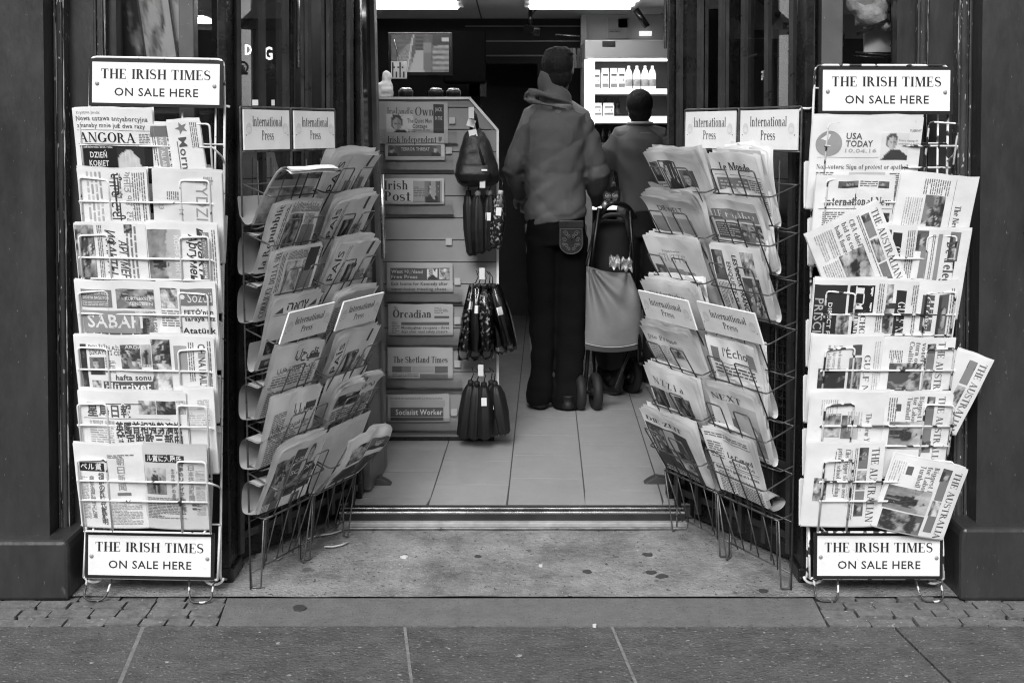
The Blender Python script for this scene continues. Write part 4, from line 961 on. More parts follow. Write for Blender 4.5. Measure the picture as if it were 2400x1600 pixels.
# left, street side: 7 papers top to bottom
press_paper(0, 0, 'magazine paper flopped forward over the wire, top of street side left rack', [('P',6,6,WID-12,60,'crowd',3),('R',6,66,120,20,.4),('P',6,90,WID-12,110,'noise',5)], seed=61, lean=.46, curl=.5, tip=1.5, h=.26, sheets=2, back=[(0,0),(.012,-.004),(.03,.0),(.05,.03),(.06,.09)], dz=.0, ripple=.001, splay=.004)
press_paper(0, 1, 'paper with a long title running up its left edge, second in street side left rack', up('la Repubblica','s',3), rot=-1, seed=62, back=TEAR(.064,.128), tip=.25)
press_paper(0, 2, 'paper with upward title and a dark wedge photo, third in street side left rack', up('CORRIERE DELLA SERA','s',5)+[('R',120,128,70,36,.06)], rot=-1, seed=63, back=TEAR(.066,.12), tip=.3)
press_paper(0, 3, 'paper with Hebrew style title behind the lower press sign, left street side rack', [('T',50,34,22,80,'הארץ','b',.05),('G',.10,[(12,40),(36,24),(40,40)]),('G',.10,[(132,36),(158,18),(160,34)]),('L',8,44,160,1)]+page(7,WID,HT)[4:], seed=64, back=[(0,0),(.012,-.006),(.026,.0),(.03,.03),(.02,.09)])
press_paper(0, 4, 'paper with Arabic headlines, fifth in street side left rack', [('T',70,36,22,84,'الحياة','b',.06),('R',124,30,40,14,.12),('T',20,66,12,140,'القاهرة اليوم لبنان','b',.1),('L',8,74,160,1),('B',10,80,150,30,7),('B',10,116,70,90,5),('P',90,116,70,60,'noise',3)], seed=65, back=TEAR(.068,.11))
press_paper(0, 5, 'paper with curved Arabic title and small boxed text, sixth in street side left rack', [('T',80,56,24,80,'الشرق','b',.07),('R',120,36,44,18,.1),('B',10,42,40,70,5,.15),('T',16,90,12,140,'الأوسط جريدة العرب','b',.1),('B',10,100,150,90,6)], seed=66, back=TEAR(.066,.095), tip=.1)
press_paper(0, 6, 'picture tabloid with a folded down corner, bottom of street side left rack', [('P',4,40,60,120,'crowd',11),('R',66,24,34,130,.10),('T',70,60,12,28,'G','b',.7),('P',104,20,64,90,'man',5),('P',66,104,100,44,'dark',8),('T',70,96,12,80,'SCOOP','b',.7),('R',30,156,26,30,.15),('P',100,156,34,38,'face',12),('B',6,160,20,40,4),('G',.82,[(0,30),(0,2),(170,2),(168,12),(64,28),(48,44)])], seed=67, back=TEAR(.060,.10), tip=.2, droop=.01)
# left, doorway side
for k, dk, lb in ((0,0,'top of left doorway side rack'),(1,1,'second in left doorway side rack'),(2,1,'third in left doorway side rack'),(4,1,'fifth in left doorway side rack')):
    e = [('T',18,34,24,150,'EL PAÍS','s',.05),('B',14,44,170,14,6,.4),('R',150,130,44,10,.1)]
    e += [('P',6,66,120,36,'dark',21),('G',.05,[(10,66),(60,70),(120,96),(125,112),(60,108),(8,96)]),('B',14,120,90,40,5),('G',.2,[(90,120),(108,128),(100,136),(92,132)])] if dk else [('R',20,70,90,24,.3),('B',14,100,110,50,5),('R',60,130,60,20,.25)]
    press_paper(1, k, 'paper with a serif title running up its left edge, '+lb, e, rot=-1, seed=70+k, tip=.2, splay=.02)
press_paper(1, 3, 'paper mostly covered by the lower press sign, left doorway side rack', [('R',10,6,150,18,.5),('B',10,40,150,150,6)], seed=73, h=.24)
press_paper(1, 5, 'Arabic tabloid with dark picture blocks, sixth in left doorway side rack', [('P',8,40,90,40,'dark',4),('T',100,40,16,60,'الوطن','b',.1),('P',110,60,56,40,'noise',4),('B',10,90,150,30,8,.15),('P',20,130,60,50,'face',3),('B',90,130,70,60,5)], seed=75, tip=.5, ripple=.004, droop=.01)
press_paper(1, 6, 'crumpled picture paper drooping out of the bottom of left doorway side rack', [('P',6,20,80,60,'noise',14),('P',90,30,76,40,'face',14),('R',6,90,160,50,.08),('P',20,96,130,80,'dark',3),('G',.75,[(90,150),(110,144),(170,190),(160,200)])], seed=76, lean=.75, curl=-.6, ripple=.006, droop=.02, h=.27, dz=-.02)
# right, doorway side (far column)
press_paper(2, 0, 'tabloid with dark portrait and bold capitals, top of right doorway side rack', [('P',6,30,40,60,'face',7),('R',50,26,66,120,.07),('P',54,30,56,80,'man',4),('T',54,142,16,58,'ANNE','s',.75),('P',120,50,50,70,'face',8),('B',6,96,40,90,5,.15),('B',120,126,50,70,5)], seed=81, splay=.03, sheets=8, ripple=.003)
press_paper(2, 1, 'broadsheet with wide spaced capitals across the top, second in right doorway side rack', [('T',44,46,17,100,'DIE WELT','g',.04),('R',10,64,46,110,.35),('R',60,64,50,110,.45),('R',114,64,50,110,.5),('B',14,150,150,50,5)], seed=82, splay=.04, sheets=8)
press_paper(2, 2, 'broadsheet with faint headline letters and small photos, third in right doorway side rack', [('T',60,42,6,70,'Frankfurter','k',.3),('T',40,70,22,110,'STUTTG','l',.35),('P',10,84,36,50,'face',5),('R',60,90,60,24,.4),('P',120,96,44,50,'noise',5),('B',10,150,150,50,5),('R',20,140,34,40,.12)], seed=83, splay=.03, sheets=7)
press_paper(2, 3, 'broadsheet with italic blackletter title above the lower press sign, right doorway side rack', [('T',24,42,18,140,'Süddeutsche','k',.28),('L',8,50,160,1),('R',10,130,150,70,.05),('B',16,140,130,50,8,.5)], seed=84, splay=.05, sheets=8)
press_paper(2, 4, 'broadsheet with a pale boxed picture, fifth in right doorway side rack', [('T',20,44,14,120,'Die Presse','k',.3),('R',100,52,50,40,.55),('P',106,56,38,32,'figure',4),('B',10,60,80,50,6,.4),('B',10,120,150,80,5,.4)], seed=85, splay=.03)
press_paper(2, 5, 'broadsheet with large initials and two dark pictures, sixth in right doorway side rack', [('T',30,46,20,120,'N Z Z i a','s',.06),('P',8,62,54,70,'dark',6),('R',66,62,34,90,.4),('P',104,62,60,80,'dark',7),('B',8,140,90,60,5)], seed=86, splay=.03)
press_paper(2, 6, 'dark picture broadsheet at the bottom of right doorway side rack', [('T',14,30,14,150,'DIE ZEIT','k',.10),('R',4,40,168,170,.06),('P',10,50,60,80,'crowd',22),('R',74,44,40,60,.35),('P',80,104,80,60,'noise',9),('B',20,176,130,24,6,.45)], seed=87, splay=.03, back=[(0,0),(.02,-.01),(.04,.0),(.05,.03),(.05,.1)])
# right, street side (near column)
press_paper(3, 0, 'broadsheet with blackletter title and a dark panel, top of right street side rack', [('T',34,44,20,110,'Le Monde','k',.05),('L',8,56,160,1),('R',12,64,110,130,.22),('B',20,72,96,30,9,.7),('P',60,120,56,60,'noise',3),('B',126,66,40,130,6)], seed=91, splay=.06, sheets=10, gap=.003, back=SLAB_)
press_paper(3, 1, 'broadsheet with white capitals on a grey bar, second in right street side rack', [('R',10,26,155,30,.25),('T',20,50,20,134,'LE FIGARO','s',.76),('R',10,62,90,44,.12),('P',104,60,62,50,'crowd',31),('P',12,112,150,80,'crowd',32),('B',14,66,80,34,6,.6)], seed=92, splay=.05, sheets=9, gap=.003, back=SLAB_)
press_paper(3, 2, 'broadsheet with bold capitals running down its middle, third in right street side rack', [('T',24,96,17,160,'LES DEUX FRANCE','b',.04),('T',44,122,14,130,'ENQUÊTE SUR','b',.12),('P',14,20,60,44,'noise',7),('P',80,16,110,60,'crowd',33),('P',14,128,80,36,'face',22),('B',100,130,100,36,5)], rot=1, seed=93, splay=.03, sheets=8, back=SLAB_)
press_paper(3, 4, "broadsheet with short blackletter style title, fifth in right street side rack", [('T',54,44,24,84,"l'Écho",'s',.08),('R',12,24,26,40,.2),('R',138,24,26,36,.25),('L',8,62,160,1),('B',14,70,140,22,9,.12),('B',14,98,150,100,5)], seed=94, splay=.04, sheets=8, back=SLAB_)
press_paper(3, 5, 'broadsheet with a large pale map picture, sixth in right street side rack', [('T',14,36,18,110,'NEXT','s',.08),('P',64,40,100,130,'land',11),('G',.6,[(80,60),(130,70),(150,110),(120,150),(84,120)]),('G',.2,[(100,80),(120,90),(112,120),(98,104)]),('T',10,120,12,52,'Tribune','s',.1),('B',8,130,50,60,5),('B',64,176,100,30,5)], seed=95, splay=.05, sheets=9, back=SLAB_)
press_paper(3, 6, 'satirical broadsheet with an ornate boxed title and cartoons, bottom of right street side rack', [('B',8,8,150,16,7,.15),('T',66,72,15,90,'Le Canard','k',.04),('T',66,88,13,90,'enchaîné','k',.04),('R',66,24,100,1.5,.05),('R',66,94,100,1.5,.05),('B',10,34,46,50,7),('L',8,100,160,1),('T',12,114,9,150,'Réforme à gauche et à droite','b',.05),('B',12,120,44,70,5),('T',60,136,10,100,'Le con à la une','b',.06),('B',60,142,100,40,5),('G',.05,[(50,186),(56,178),(62,188),(70,182),(74,194),(60,196)]),('G',.07,[(140,186),(150,176),(154,190),(148,200)])], seed=96, splay=.03, sheets=7, back=[(0,0),(.025,-.012),(.06,-.006),(.075,.012),(.06,.03),(.03,.04),(-.01,.03)])

for pts, l in ((((505,246),(516,243),(528,246)), 'short bent white wire tying left white rack to the door post'), (((1834,256),(1842,249),(1856,250),(1871,248)), 'short bent white wire between the right racks')):
    ps = [At(a*K, c*K, 3.285 if pts[0][0] < 900 else 3.36+.0*a) for a, c in pts]; m = MB(); m.tube([p-ps[0] for p in ps], .0042, 6)
    tag(m.build('tie_wire', WHITEWIRE, loc=tuple(ps[0])), l, 'wire', 'tie wires of the racks')
for dx, dy, rk_, l in ((500, 520, 0, 'black cable tie on right edge of left white rack'), (502, 772, 0, 'lower black cable tie on right edge of left white rack')):
    p = At(dx*K, dy*K, 3.27); m = MB(); m.tube([(-.016,.004,.006),(0,-.006,0),(.012,.004,-.008),(.024,.0,-.016)], .002, 5)
    tag(m.build('cable_tie', BLACK, loc=tuple(p)), l, 'cable tie', 'cable ties on the left white rack')
# ------------------------------------------------------------------ inside the shop
def At2(dx, dy, Y): return At(dx*K, dy*K, Y)
def px2m(Y): return Y/2352.0
DARKP = M('dark_panel', .009, .6, var=.2, scale=5, spec=.2)
def tmesh(o, off): o.data.transform(Matrix.Translation(-Vector(off))); return o
def remesh(mb, voxel, mat, name, parent, smooth=4, wrinkle=None):
    o = bpy.data.objects.new('tmp', mb.mesh('tmp', mat)); COL.objects.link(o)
    r = o.modifiers.new('r', 'REMESH'); r.mode = 'VOXEL'; r.voxel_size = voxel; r.use_smooth_shade = True
    s_ = o.modifiers.new('s', 'SMOOTH'); s_.iterations = smooth; s_.factor = .6
    dg = bpy.context.evaluated_depsgraph_get(); me = bpy.data.meshes.new_from_object(o.evaluated_get(dg))
    bpy.data.objects.remove(o)
    if wrinkle:
        ns = [v.normal.copy() for v in me.vertices]
        for v, n in zip(me.vertices, ns): v.co += n*wrinkle(v.co, n)
    me.polygons.foreach_set('use_smooth', [True]*len(me.polygons)); me.materials.clear(); me.materials.append(mat)
    q = bpy.data.objects.new(name, me); COL.objects.link(q); q.parent = parent; return q
# ceiling lights
LAMPM = M('light_diffuser', .8, .5, emit=6.5); LOUV = M('louvre_metal', .7, .3, metal=.6)
for k, (x0, x1, ya, yb) in enumerate(((-.86,-.30,5.58,6.17), (.085,.72,5.58,6.17), (-.86,-.30,4.35,4.9), (.085,.72,4.35,4.9), (-2.28,-1.97,6.55,6.95))):
    l = ['louvred fluorescent ceiling light above the television','louvred fluorescent ceiling light above the two customers','louvred ceiling light nearer the door, left','louvred ceiling light nearer the door, right','louvred ceiling light seen through the left window'][k]
    t = thing('ceiling_light', l, 'ceiling light', ((x0+x1)/2, (ya+yb)/2, CZ-.03), group='ceiling lights'); w, d = x1-x0, yb-ya
    m = MB()
    for a in (-1, 1): m.bx(a*w/2-.012, a*w/2+.012, -d/2, d/2, 0, .028); m.bx(-w/2, w/2, a*d/2-.012, a*d/2+.012, .001, .027)
    m.build('frame', M('light_frame', .75, .4), t)
    m = MB()
    for i in range(1, 9): x = -w/2+w*i/9; m.bx(x-.003, x+.003, -d/2+.01, d/2-.01, .004, .024)
    for i in range(1, 5): y = -d/2+d*i/5; m.bx(-w/2+.01, w/2-.01, y-.003, y+.003, .003, .022)
    m.build('louvre', LOUV, t)
    m = MB()
    for i in range(3): y = -d/2+d*(i+.5)/3; m.bx(-w/2+.02, w/2-.02, y-.013, y+.013, -.016, -.004)
    m.build('tube', LAMPM, t)
# back partition with rails, dark doorway
m = MB(); YB = 7.0
xd0, xd1 = X(1125, YB, 400), X(1260, YB, 400)
m.bx(-2.6, xd0, YB, YB+.06, FLZ, CZ); m.bx(xd0, xd1, YB, YB+.06, Z(150, YB), CZ); m.bx(xd1, X(1362, YB, 300), YB, YB+.06, FLZ, CZ)
struct(m.build('wall', DARKP)); m = MB()
for sy, x0, x1 in ((62,1090,1360),(97,1060,1360),(131,1105,1360)):
    m.bx(X(x0,YB,sy), X(x1,YB,sy), YB-.012, YB-.001, Z(sy+1.5,YB), Z(sy-1.5,YB))
t = m.build('wall_rail', M('rail_paint', .07, .4)); tag(t, 'thin horizontal display rails on dark back wall above the doorway', 'wall rail')
m = MB(); YW2 = 6.75; xw = X(1362, YW2, 200); m.bx(xw, 3.3, YW2, YW2+.08, FLZ, CZ); struct(m.build('wall', M('lit_wall', .36, .6)))
m = MB(); m.bx(xw-.005, xw+.035, YW2-.05, YW2-.001, FLZ, CZ-.02); struct(m.build('wall_edge', M('wall_edge_paint', .30, .5)))
def flat(name, lab, cat, Y, x0, x1, y0, y1, mat, els=None, th=.004, grp=None):
    """thin board or paper facing the street; extents in displayed pixels"""
    a, c = At2(x0, y1, Y), At2(x1, y0, Y); w, h = c.x-a.x, c.z-a.z; m = MB()
    m.bx(-w/2, w/2, 0, th, -h/2, h/2, 0, .999)
    for e in (els or []): e(m, lambda u, v, o=0: Vector((-w/2+w*u, -.0008-o, h/2-h*v)))
    o = m.build(name, mat, loc=((a.x+c.x)/2, Y, (a.z+c.z)/2)); tag(o, lab, cat, grp); return o
def q_rect(u0, v0, u1, v1, tone): return lambda m, f: m.add([f(u0,v0),f(u1,v0),f(u1,v1),f(u0,v1)], [(0,1,2,3)], 0, tone)
def q_text(s_, font, u, v, cap, wid, tone): 
    def go(m, f):
        a, c = f(0,0), f(1,1); W_, H_ = c.x-a.x, a.z-c.z
        put_text(m, s_, font, 0, 0, cap*H_, wid*W_, lambda x, z, o: f(u+x/W_, v-z/H_, o+.0004), tone)
    return go
def q_photo(kind, seed, u0, v0, u1, v1, n=14):
    fn = photo_tone(kind, seed)
    return lambda m, f: m.grid(lambda u, v: f(u0+(u1-u0)*u, v0+(v1-v0)*v), n, n, 0, fn)
PPL = Mtone('printed_card', .6)
flat('wall_notice', 'pale notice with a dark scroll emblem on the wall above the fridge', 'notice', YW2-.02, 1396, 1444, 41, 88, PPL, [q_rect(0,0,1,1,.34), q_photo('crowd',2,.5,.04,.95,.5,8), q_rect(.06,.58,.7,.62,.15), q_rect(.06,.66,.6,.70,.15)])
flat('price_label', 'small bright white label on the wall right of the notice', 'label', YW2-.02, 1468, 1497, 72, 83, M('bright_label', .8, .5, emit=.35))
t = thing('security_camera', 'small black camera hanging from the ceiling over the back wall', 'camera', tuple(At2(1218, 60, 6.4)))
m = MB(); m.tube([(0,0,.10),(0,0,0)], .012, 8); m.tube([(.035,0,.10),(0,0,.06)], .006, 6); m.build('bracket', BLACK, t)
m = MB(); m.box((.01,-.03,-.03), (.05,.13,.05), rz=.5, rx=.25); m.build('housing', BLACK, t, bevel=.008)
m = MB(); a = At2(1460, 22, 6.2); m.tube([(0,0,0), tuple(At2(1487, 62, 6.2)-a)], .02, 8)
tag(m.build('slanted_pole', BLACK, loc=tuple(a)), 'black slanted bracket pole in front of the pale wall', 'pole')
# television
Yv = 5.9; c = At2(965, 123, Yv); k = px2m(Yv)
t = thing('television', 'wall mounted screen showing a corridor camera picture', 'television', tuple(c)); hw, hh = 66*k, 43*k
m = MB(); m.bx(-hw-8*k, hw+8*k, 0, .05, -hh-9*k, hh+5*k); m.build('bezel', M('tv_black', .006, .25), t, bevel=.004)
m = MB(); m.grid(lambda u, v: Vector((-hw+2*hw*u, -.002, hh-2*hh*v)), 44, 30, 0, photo_tone('tv', 3)); m.build('screen', Mtone('tv_screen', .3, emit=.26), t)
m = MB(); m.tube([(0,.05,0),(0,1.05,.05)], .03, 8); m.build('wall_bracket', BLACK, t)
m = MB(); c = At2(1062, 130, 6.3); m.bx(-.12,.14,0,.2,-.16,.16); tag(m.build('speaker_box', M('box_black', .003, .8, spec=.1), loc=tuple(c), bevel=.01), 'black square cabinet fixed right of the television', 'cabinet')
flat('wall_print', 'dim grey print hanging below the black cabinet', 'print', 6.9, 1078, 1118, 188, 222, PPL, [q_rect(0,0,1,1,.07), q_photo('noise',5,.0,.0,.6,1,8)])

# newspaper display unit
Yd = Gr(1000, 1024, FLZ+.02).y; ku = px2m(Yd)
ub = At2(1000, 1004, Yd); t = thing('display_unit', 'grey slatted display stand holding local papers, its right top corner cut off', 'display stand', (ub.x, Yd, FLZ))
def U(dx, dy): p = At2(dx, dy, Yd); return (p.x-ub.x, p.z-FLZ)
SLATM = M('slat_board', .27, .45, var=.12, scale=3)
m = MB(); out = [U(838,1000), U(1140,1000), U(1137,300), U(1075,229), U(838,229)]
xr_, xc = out[1][0], out[3][0]; z = .02; zt = out[3][1]; zc = out[2][1]; xl_ = out[0][0]
while z < zt-.004:
    z2 = min(z+.0995, zt); rgt = lambda q: xr_ if q <= zc else xr_+(xc-xr_)*(q-zc)/(zt-zc)
    m.prism([(xl_, z+.002), (rgt(z+.002), z+.002), (rgt(min(z2,zt)), z2), (xl_, z2)] if z2 <= zc or z >= zc else [(xl_, z+.002), (xr_, z+.002), (xr_, zc), (rgt(z2), z2), (xl_, z2)], 0, .02); z += .102
m.build('slat_board', SLATM, t)
m = MB(); m.prism([(xl_,.0),(xr_-.01,.0),(xr_-.01,zc-.01),(xc-.01,zt-.01),(xl_,zt-.01)], .0205, .34); m.build('cabinet', M('unit_body', .12, .5), t)
m = MB(); w_ = .012
m.prism([(xl_,zt+.001),(xc+.003,zt+.001),(xc+.009,zt+w_),(xl_,zt+w_)], -.012, .03); m.prism([(xc+.004,zt+.001),(xr_+.001,zc),(xr_+w_,zc+.004),(xc+.010,zt+w_)], -.011, .03); m.prism([(xr_+.001,0.03),(xr_+w_,.03),(xr_+w_,zc+.003),(xr_+.001,zc-.001)], -.012, .03)
m.build('edge_trim', M('white_trim', .72, .35), t)
m = MB(); m.bx(xl_, xr_-.01, .01, .33, 0, .018); m.build('plinth', BLACK, t)
ACR = Mglass('clear_acrylic', .97, .05)
UN = [(872,1028,237,304,0), (886,1020,306,366,2), (878,1020,409,468,3), (890,1040,606,668,4), (893,1040,696,768,5), (892,1040,795,866,6), (892,1032,906,964,7)]
for i, (x0, x1, y0, y1, j) in enumerate(UN):
    a, c = U(x0-4, y1+4), U(x1+22, y1-28)
    m = MB(); m.bx(a[0], c[0], -.030, -.027, a[1]-.04, c[1]-.04); m.bx(a[0], c[0], -.027, .0, a[1]-.043, a[1]-.04); m.build('clear_pocket', ACR, t)
    m = MB(); p = U(x1+10, y0+20 if j != 3 else 535); m.bx(p[0]-.012, p[0]+.016, -.012, -.001, p[1]-.055, p[1]-.025); m.build('label_holder', M('label_holder', .45, .4), t)
def unit_paper(x0, x1, y0, y1, lab, els, seed, yoff=-.026, **kw):
    a, c = At2(x0, y1, Yd), At2(x1, y0, Yd); w, h = c.x-a.x, c.z-a.z
    newspaper(lab, Matrix.Translation(((a.x+c.x)/2, Yd+yoff+.012, a.z)), w, h, els, unit=ku, seed=seed, lean=.05, bulge=.003, ripple=.001, sheets=3, gap=.001, splay=.002, back=[(0,0),(.003,-.002),(.006,0),(.007,.02),(.007,.05)], group='papers on the slatted display stand', **kw)
unit_paper(872, 1028, 236, 330, 'magazine with a smiling man in a suit, topmost on the slatted stand', [('T',18,30,19,60,"Ireland's",'k',.22),('T',82,30,20,44,'Own','s',.10),('P',16,26,62,60,'man',6),('T',64,46,10,56,'The Quiet Man','b',.12),('T',76,58,9,34,'Cottage','b',.12),('R',124,4,24,90,.07),('T',128,20,9,16,'JACK','b',.5),('T',128,40,9,16,'IN THE','b',.5),('B',66,62,50,14,4)], 101, -.016, paper=.5)
unit_paper(886, 1021, 306, 367, 'paper with serif title and small harp mark, second on the slatted stand', [('T',6,22,15,112,'Irish Independent','s',.06),('G',.2,[(122,8),(130,8),(129,16),(125,21),(122,16)]),('R',6,28,122,25,.10),('P',6,28,26,25,'face',4),('T',36,40,8,66,'TERROR THREAT','b',.5),('P',104,30,24,22,'face',5)], 102, paper=.55)
unit_paper(878, 1020, 409, 468, 'paper with bold slab title and dark haired woman, third on the slatted stand', [('T',6,26,21,56,'Irish','s',.06),('T',6,52,22,62,'Post','s',.06),('R',72,6,66,50,.33),('P',98,6,36,50,'face',12),('B',74,20,24,24,4,.12)], 103, paper=.55)
unit_paper(890, 1040, 606, 669, 'paper with white title on a dark strip, fourth on the slatted stand', [('R',8,8,136,28,.10),('T',10,20,8,72,'West Highland','b',.5),('T',10,32,8,60,'Free Press','b',.5),('P',92,10,24,24,'man',3),('P',120,10,24,24,'noise',4),('T',10,48,8,130,'Exit looms for Kennedy after','b',.1),('T',10,60,8,126,'commission meeting chaos','b',.12)], 104, paper=.42)
unit_paper(893, 1040, 696, 768, 'paper with blackletter title under a small The, fifth on the slatted stand', [('T',12,12,6,10,'The','k',.15),('T',10,32,19,90,'Orcadian','k',.08),('B',106,8,32,14,4),('R',106,28,34,5,.1),('R',30,42,110,7,.12),('T',30,58,7,110,'Manslaughter re-opens - three','b',.12),('T',30,67,7,106,'days after road safety closure','b',.12),('B',8,42,18,28,4)], 105, paper=.42)
unit_paper(892, 1040, 795, 867, 'paper with broad blackletter title and dark boxes, sixth on the slatted stand', [('T',12,36,15,126,'The Shetland Times','k',.08),('R',10,44,22,14,.12),('R',32,44,22,14,.2),('R',56,44,50,14,.33),('R',108,44,30,16,.12),('B',10,62,60,8,4),('R',74,62,64,10,.15)], 106, paper=.42)
unit_paper(892, 1032, 906, 966, 'paper with white words on a dark band, lowest on the slatted stand', [('R',6,10,126,16,.34),('R',6,27,122,22,.10),('T',18,44,13,108,'Socialist Worker','b',.6),('R',6,50,122,8,.08),('B',6,4,120,6,3)], 107, paper=.42)
# things on top of the stand
Yt = Yd+.12; zt = Z(229*K, Yd)+.05
def ontop(sx): return X(sx*K, Yt, 220)
t = thing('paper_bag', 'crumpled white paper bag standing on the display stand beside the door', 'bag', (ontop(882), Yt, zt-.035))
m = MB(); m.rings([(0,0,0,.044,.03),(0,0,.03,.046,.032),(.004,0,.06,.036,.026),(.012,0,.075,.022,.02),(.014,0,.095,.024,.02),(.012,0,.115,.018,.016),(.010,0,.125,.004,.004)], 14)
remesh(m, .004, M('white_paper_bag', .7, .6), 'body', t, 2, lambda p, n: .004*noise.noise(p*40))
t = thing('gift_bag', 'small gift bag printed with pale vertical stripes hanging left of the screen', 'bag', (ontop(915), Yt+.02, Z(180*K, Yt)))
m = MB(); wv = 18*ku; hv = 40*ku; m.bx(-wv, wv, 0, .03, 0, hv, 0, .65)
for i in range(4): m.bx(-wv+.004+i*.0175, -wv+.011+i*.0175, -.0012, -.0002, .004, hv*(.4 if i % 2 else .95), 0, .05)
for i in range(3): m.bx(-wv+.010+i*.02, -wv+.018+i*.02, -.0012, -.0003, hv*.6, hv*.7, 0, .08)
m.build('body', PPL, t); m = MB(); m.tube([(-.005,.015,hv),(-.012,.015,hv+.06),(-.02,.015,hv+.09),(-.022,.015,hv+.105)], .0025, 6); m.build('handle', CHROME, t)
for i, (sx, l) in enumerate(((932,'squat black jar with a bright lid behind the paper bag'),(1000,'black canister with a shining lid, left of a pair'),(1040,'black canister with a shining lid, right of a pair'))):
    t = thing('canister', l, 'canister', (ontop(sx), Yt+.03*i, zt-.035), group='canisters on the display stand')
    m = MB(); m.lathe([(.034,0),(.036,.030),(.031,.034)], seg=16); m.build('body', M('canister_black', .008, .3), t)
    m = MB(); m.lathe([(.029,.034),(.029,.040),(.02,.045)], seg=16); m.build('lid', M('shiny_lid', .8, .2, metal=.8), t)
# rucksack and umbrellas on hooks
Yh = Yd-.09; kh = px2m(Yh)
def hook(dx, dy, lab):
    p = At2(dx, dy, Yh); t = thing('display_hook', lab, 'hook', (p.x, Yd, p.z), group='hooks on the display stand'); m = MB()
    m.tube([(0,.0,0),(0,-.20,0),(0,-.21,.015)], .003, 6); m.build('prong', CHROME, t)
    m = MB(); m.bx(-.012,.012,-.216,-.213,-.02,.03); m.build('price_tag', M('price_tag', .6, .5), t)
hook(1085, 263, 'hook holding the black rucksack'); hook(1110, 418, 'hook holding the upper bunch of umbrellas'); hook(1109, 622, 'hook holding the middle bunch of umbrellas'); hook(1106, 838, 'hook holding the lowest bunch of umbrellas')
p = At2(1093, 428, Yh); t = thing('rucksack', 'black rucksack with two white tags hanging on the display stand', 'rucksack', (p.x, Yh-.03, p.z))
BAG = M('black_nylon', .008, .55, bump=.3, bscale=50)
def bgr(dy, x0, x1, d): return (((x0+x1)/2-1093)*kh, 0, (428-dy)*kh, (x1-x0)/2*kh, d)
m = MB(); m.rings([bgr(428,1066,1130,.04), bgr(418,1052,1146,.075), bgr(400,1044,1149,.085), bgr(375,1050,1142,.085), bgr(345,1056,1132,.075), bgr(318,1064,1122,.06), bgr(300,1072,1110,.04)], 22)
remesh(m, .006, BAG, 'body', t, 3, lambda p, n: .004*noise.noise(p*25))
m = MB(); m.rings([(.0,-.085,.03,.06,.02),(.0,-.09,.06,.075,.03),(.0,-.085,.10,.06,.02)], 16); remesh(m, .006, BAG, 'front_pocket', t, 3)
m = MB(); m.tube([(-.018,.0,.25),(-.022,-.01,.32),(-.012,-.01,.345),(.0,-.01,.32),(.012,0,.25)], .008, 8); m.tube([(.02,-.03,.26),(.0,-.05,.23),(.04,-.09,.10)], .006, 6); m.build('strap', BAG, t)
for x, z, a in ((-.018,.285,.3),(-.010,.240,-.2)):
    m = MB(); m.box((x,-.052,z), (.036,.002,.032), ry=a); m.build('tag', M('white_tag', .75, .5), t)
m = MB(); m.bx(.03,.055,-.1225,-.1195,.075,.083); m.build('badge', M('white_tag', .75, .5), t)
def umbrella(bunch, lab, x, y, z, L, r, tx, ty, mat, tag_z=None, top=None, sleeve=None):
    t = thing('folded_umbrella', lab, 'umbrella', (x, y, z), group=bunch); t.rotation_euler = (ty, tx, 0)
    m = MB(); m.lathe([(r*.5,-L),(r*.85,-L*.96),(r,-L*.6),(r*.92,-L*.25),(r*.6,-L*.12),(r*.42,-L*.08)], seg=24, flute=.12, nf=random.Random(lab).choice([5,6,7])); jr = random.Random(lab); m.v = [(a*jr.uniform(.84,1.16), c*jr.uniform(.84,1.16), z_+jr.uniform(-.006,.006)) for a, c, z_ in m.v]; m.build('canopy', mat, t)
    m = MB(); m.lathe([(r*.40,-L*.10),(r*.42,-L*.02),(r*.35,0)], seg=12); m.build('handle', top or mat, t)
    m = MB(); m.tube([(0,0,0),(.008,.01,.03),(-.004,.02,.055)], .0025, 5); m.build('strap', BLACK, t)
    if tag_z: m = MB(); m.bx(-.012,.012,-r-.003,-r-.001,-L*tag_z-.02,-L*tag_z+.016); m.build('tag', M('white_tag', .75, .5), t)
    if sleeve: m = MB(); m.lathe([(r*.8,-L*1.1),(r*1.12,-L*.98),(r*1.18,-L*.5),(r*.9,-L*.05)], seg=18, flute=.10, nf=5); jr = random.Random(lab+'s'); m.v = [(a*jr.uniform(.78,1.2), c*jr.uniform(.78,1.2), z_+jr.uniform(-.01,.01)) for a, c, z_ in m.v]; m.build('sleeve', sleeve, t)
CLOTH = M('umbrella_cloth', .006, .62, var=.4, scale=20); PATT = M('speckled_umbrella_cloth', .007, .4, speck=[(70,.56,.30)]); PALET = M('pale_handle', .42, .4, var=.3, scale=30)  # pale cloth specks; in the sleeved bunch they paint in plastic sparkle
SLV = M('plastic_sleeve', .02, .12, bump=.9, bscale=45, var=.4); SLV = Mglass('plastic_sleeve_clear', .85, .12)
for i, (dx, w_, tg, mt_) in enumerate(((1076,15,None,CLOTH),(1098,17,None,CLOTH),(1124,17,.42,CLOTH),(1150,16,.35,PATT))):
    p = At2(dx, 436, Yh); umbrella('upper bunch of umbrellas', ['plain dark umbrella, far left of the upper bunch','dark umbrella with a pale top, second of the upper bunch','thick dark umbrella with white tag, third of the upper bunch','speckled umbrella at the right of the upper bunch'][i], p.x, Yh-.02-.02*(i%2), p.z, (150-6*i)*kh, w_*kh, -.06+.05*i, .02, mt_, tg, PALET if i else None)
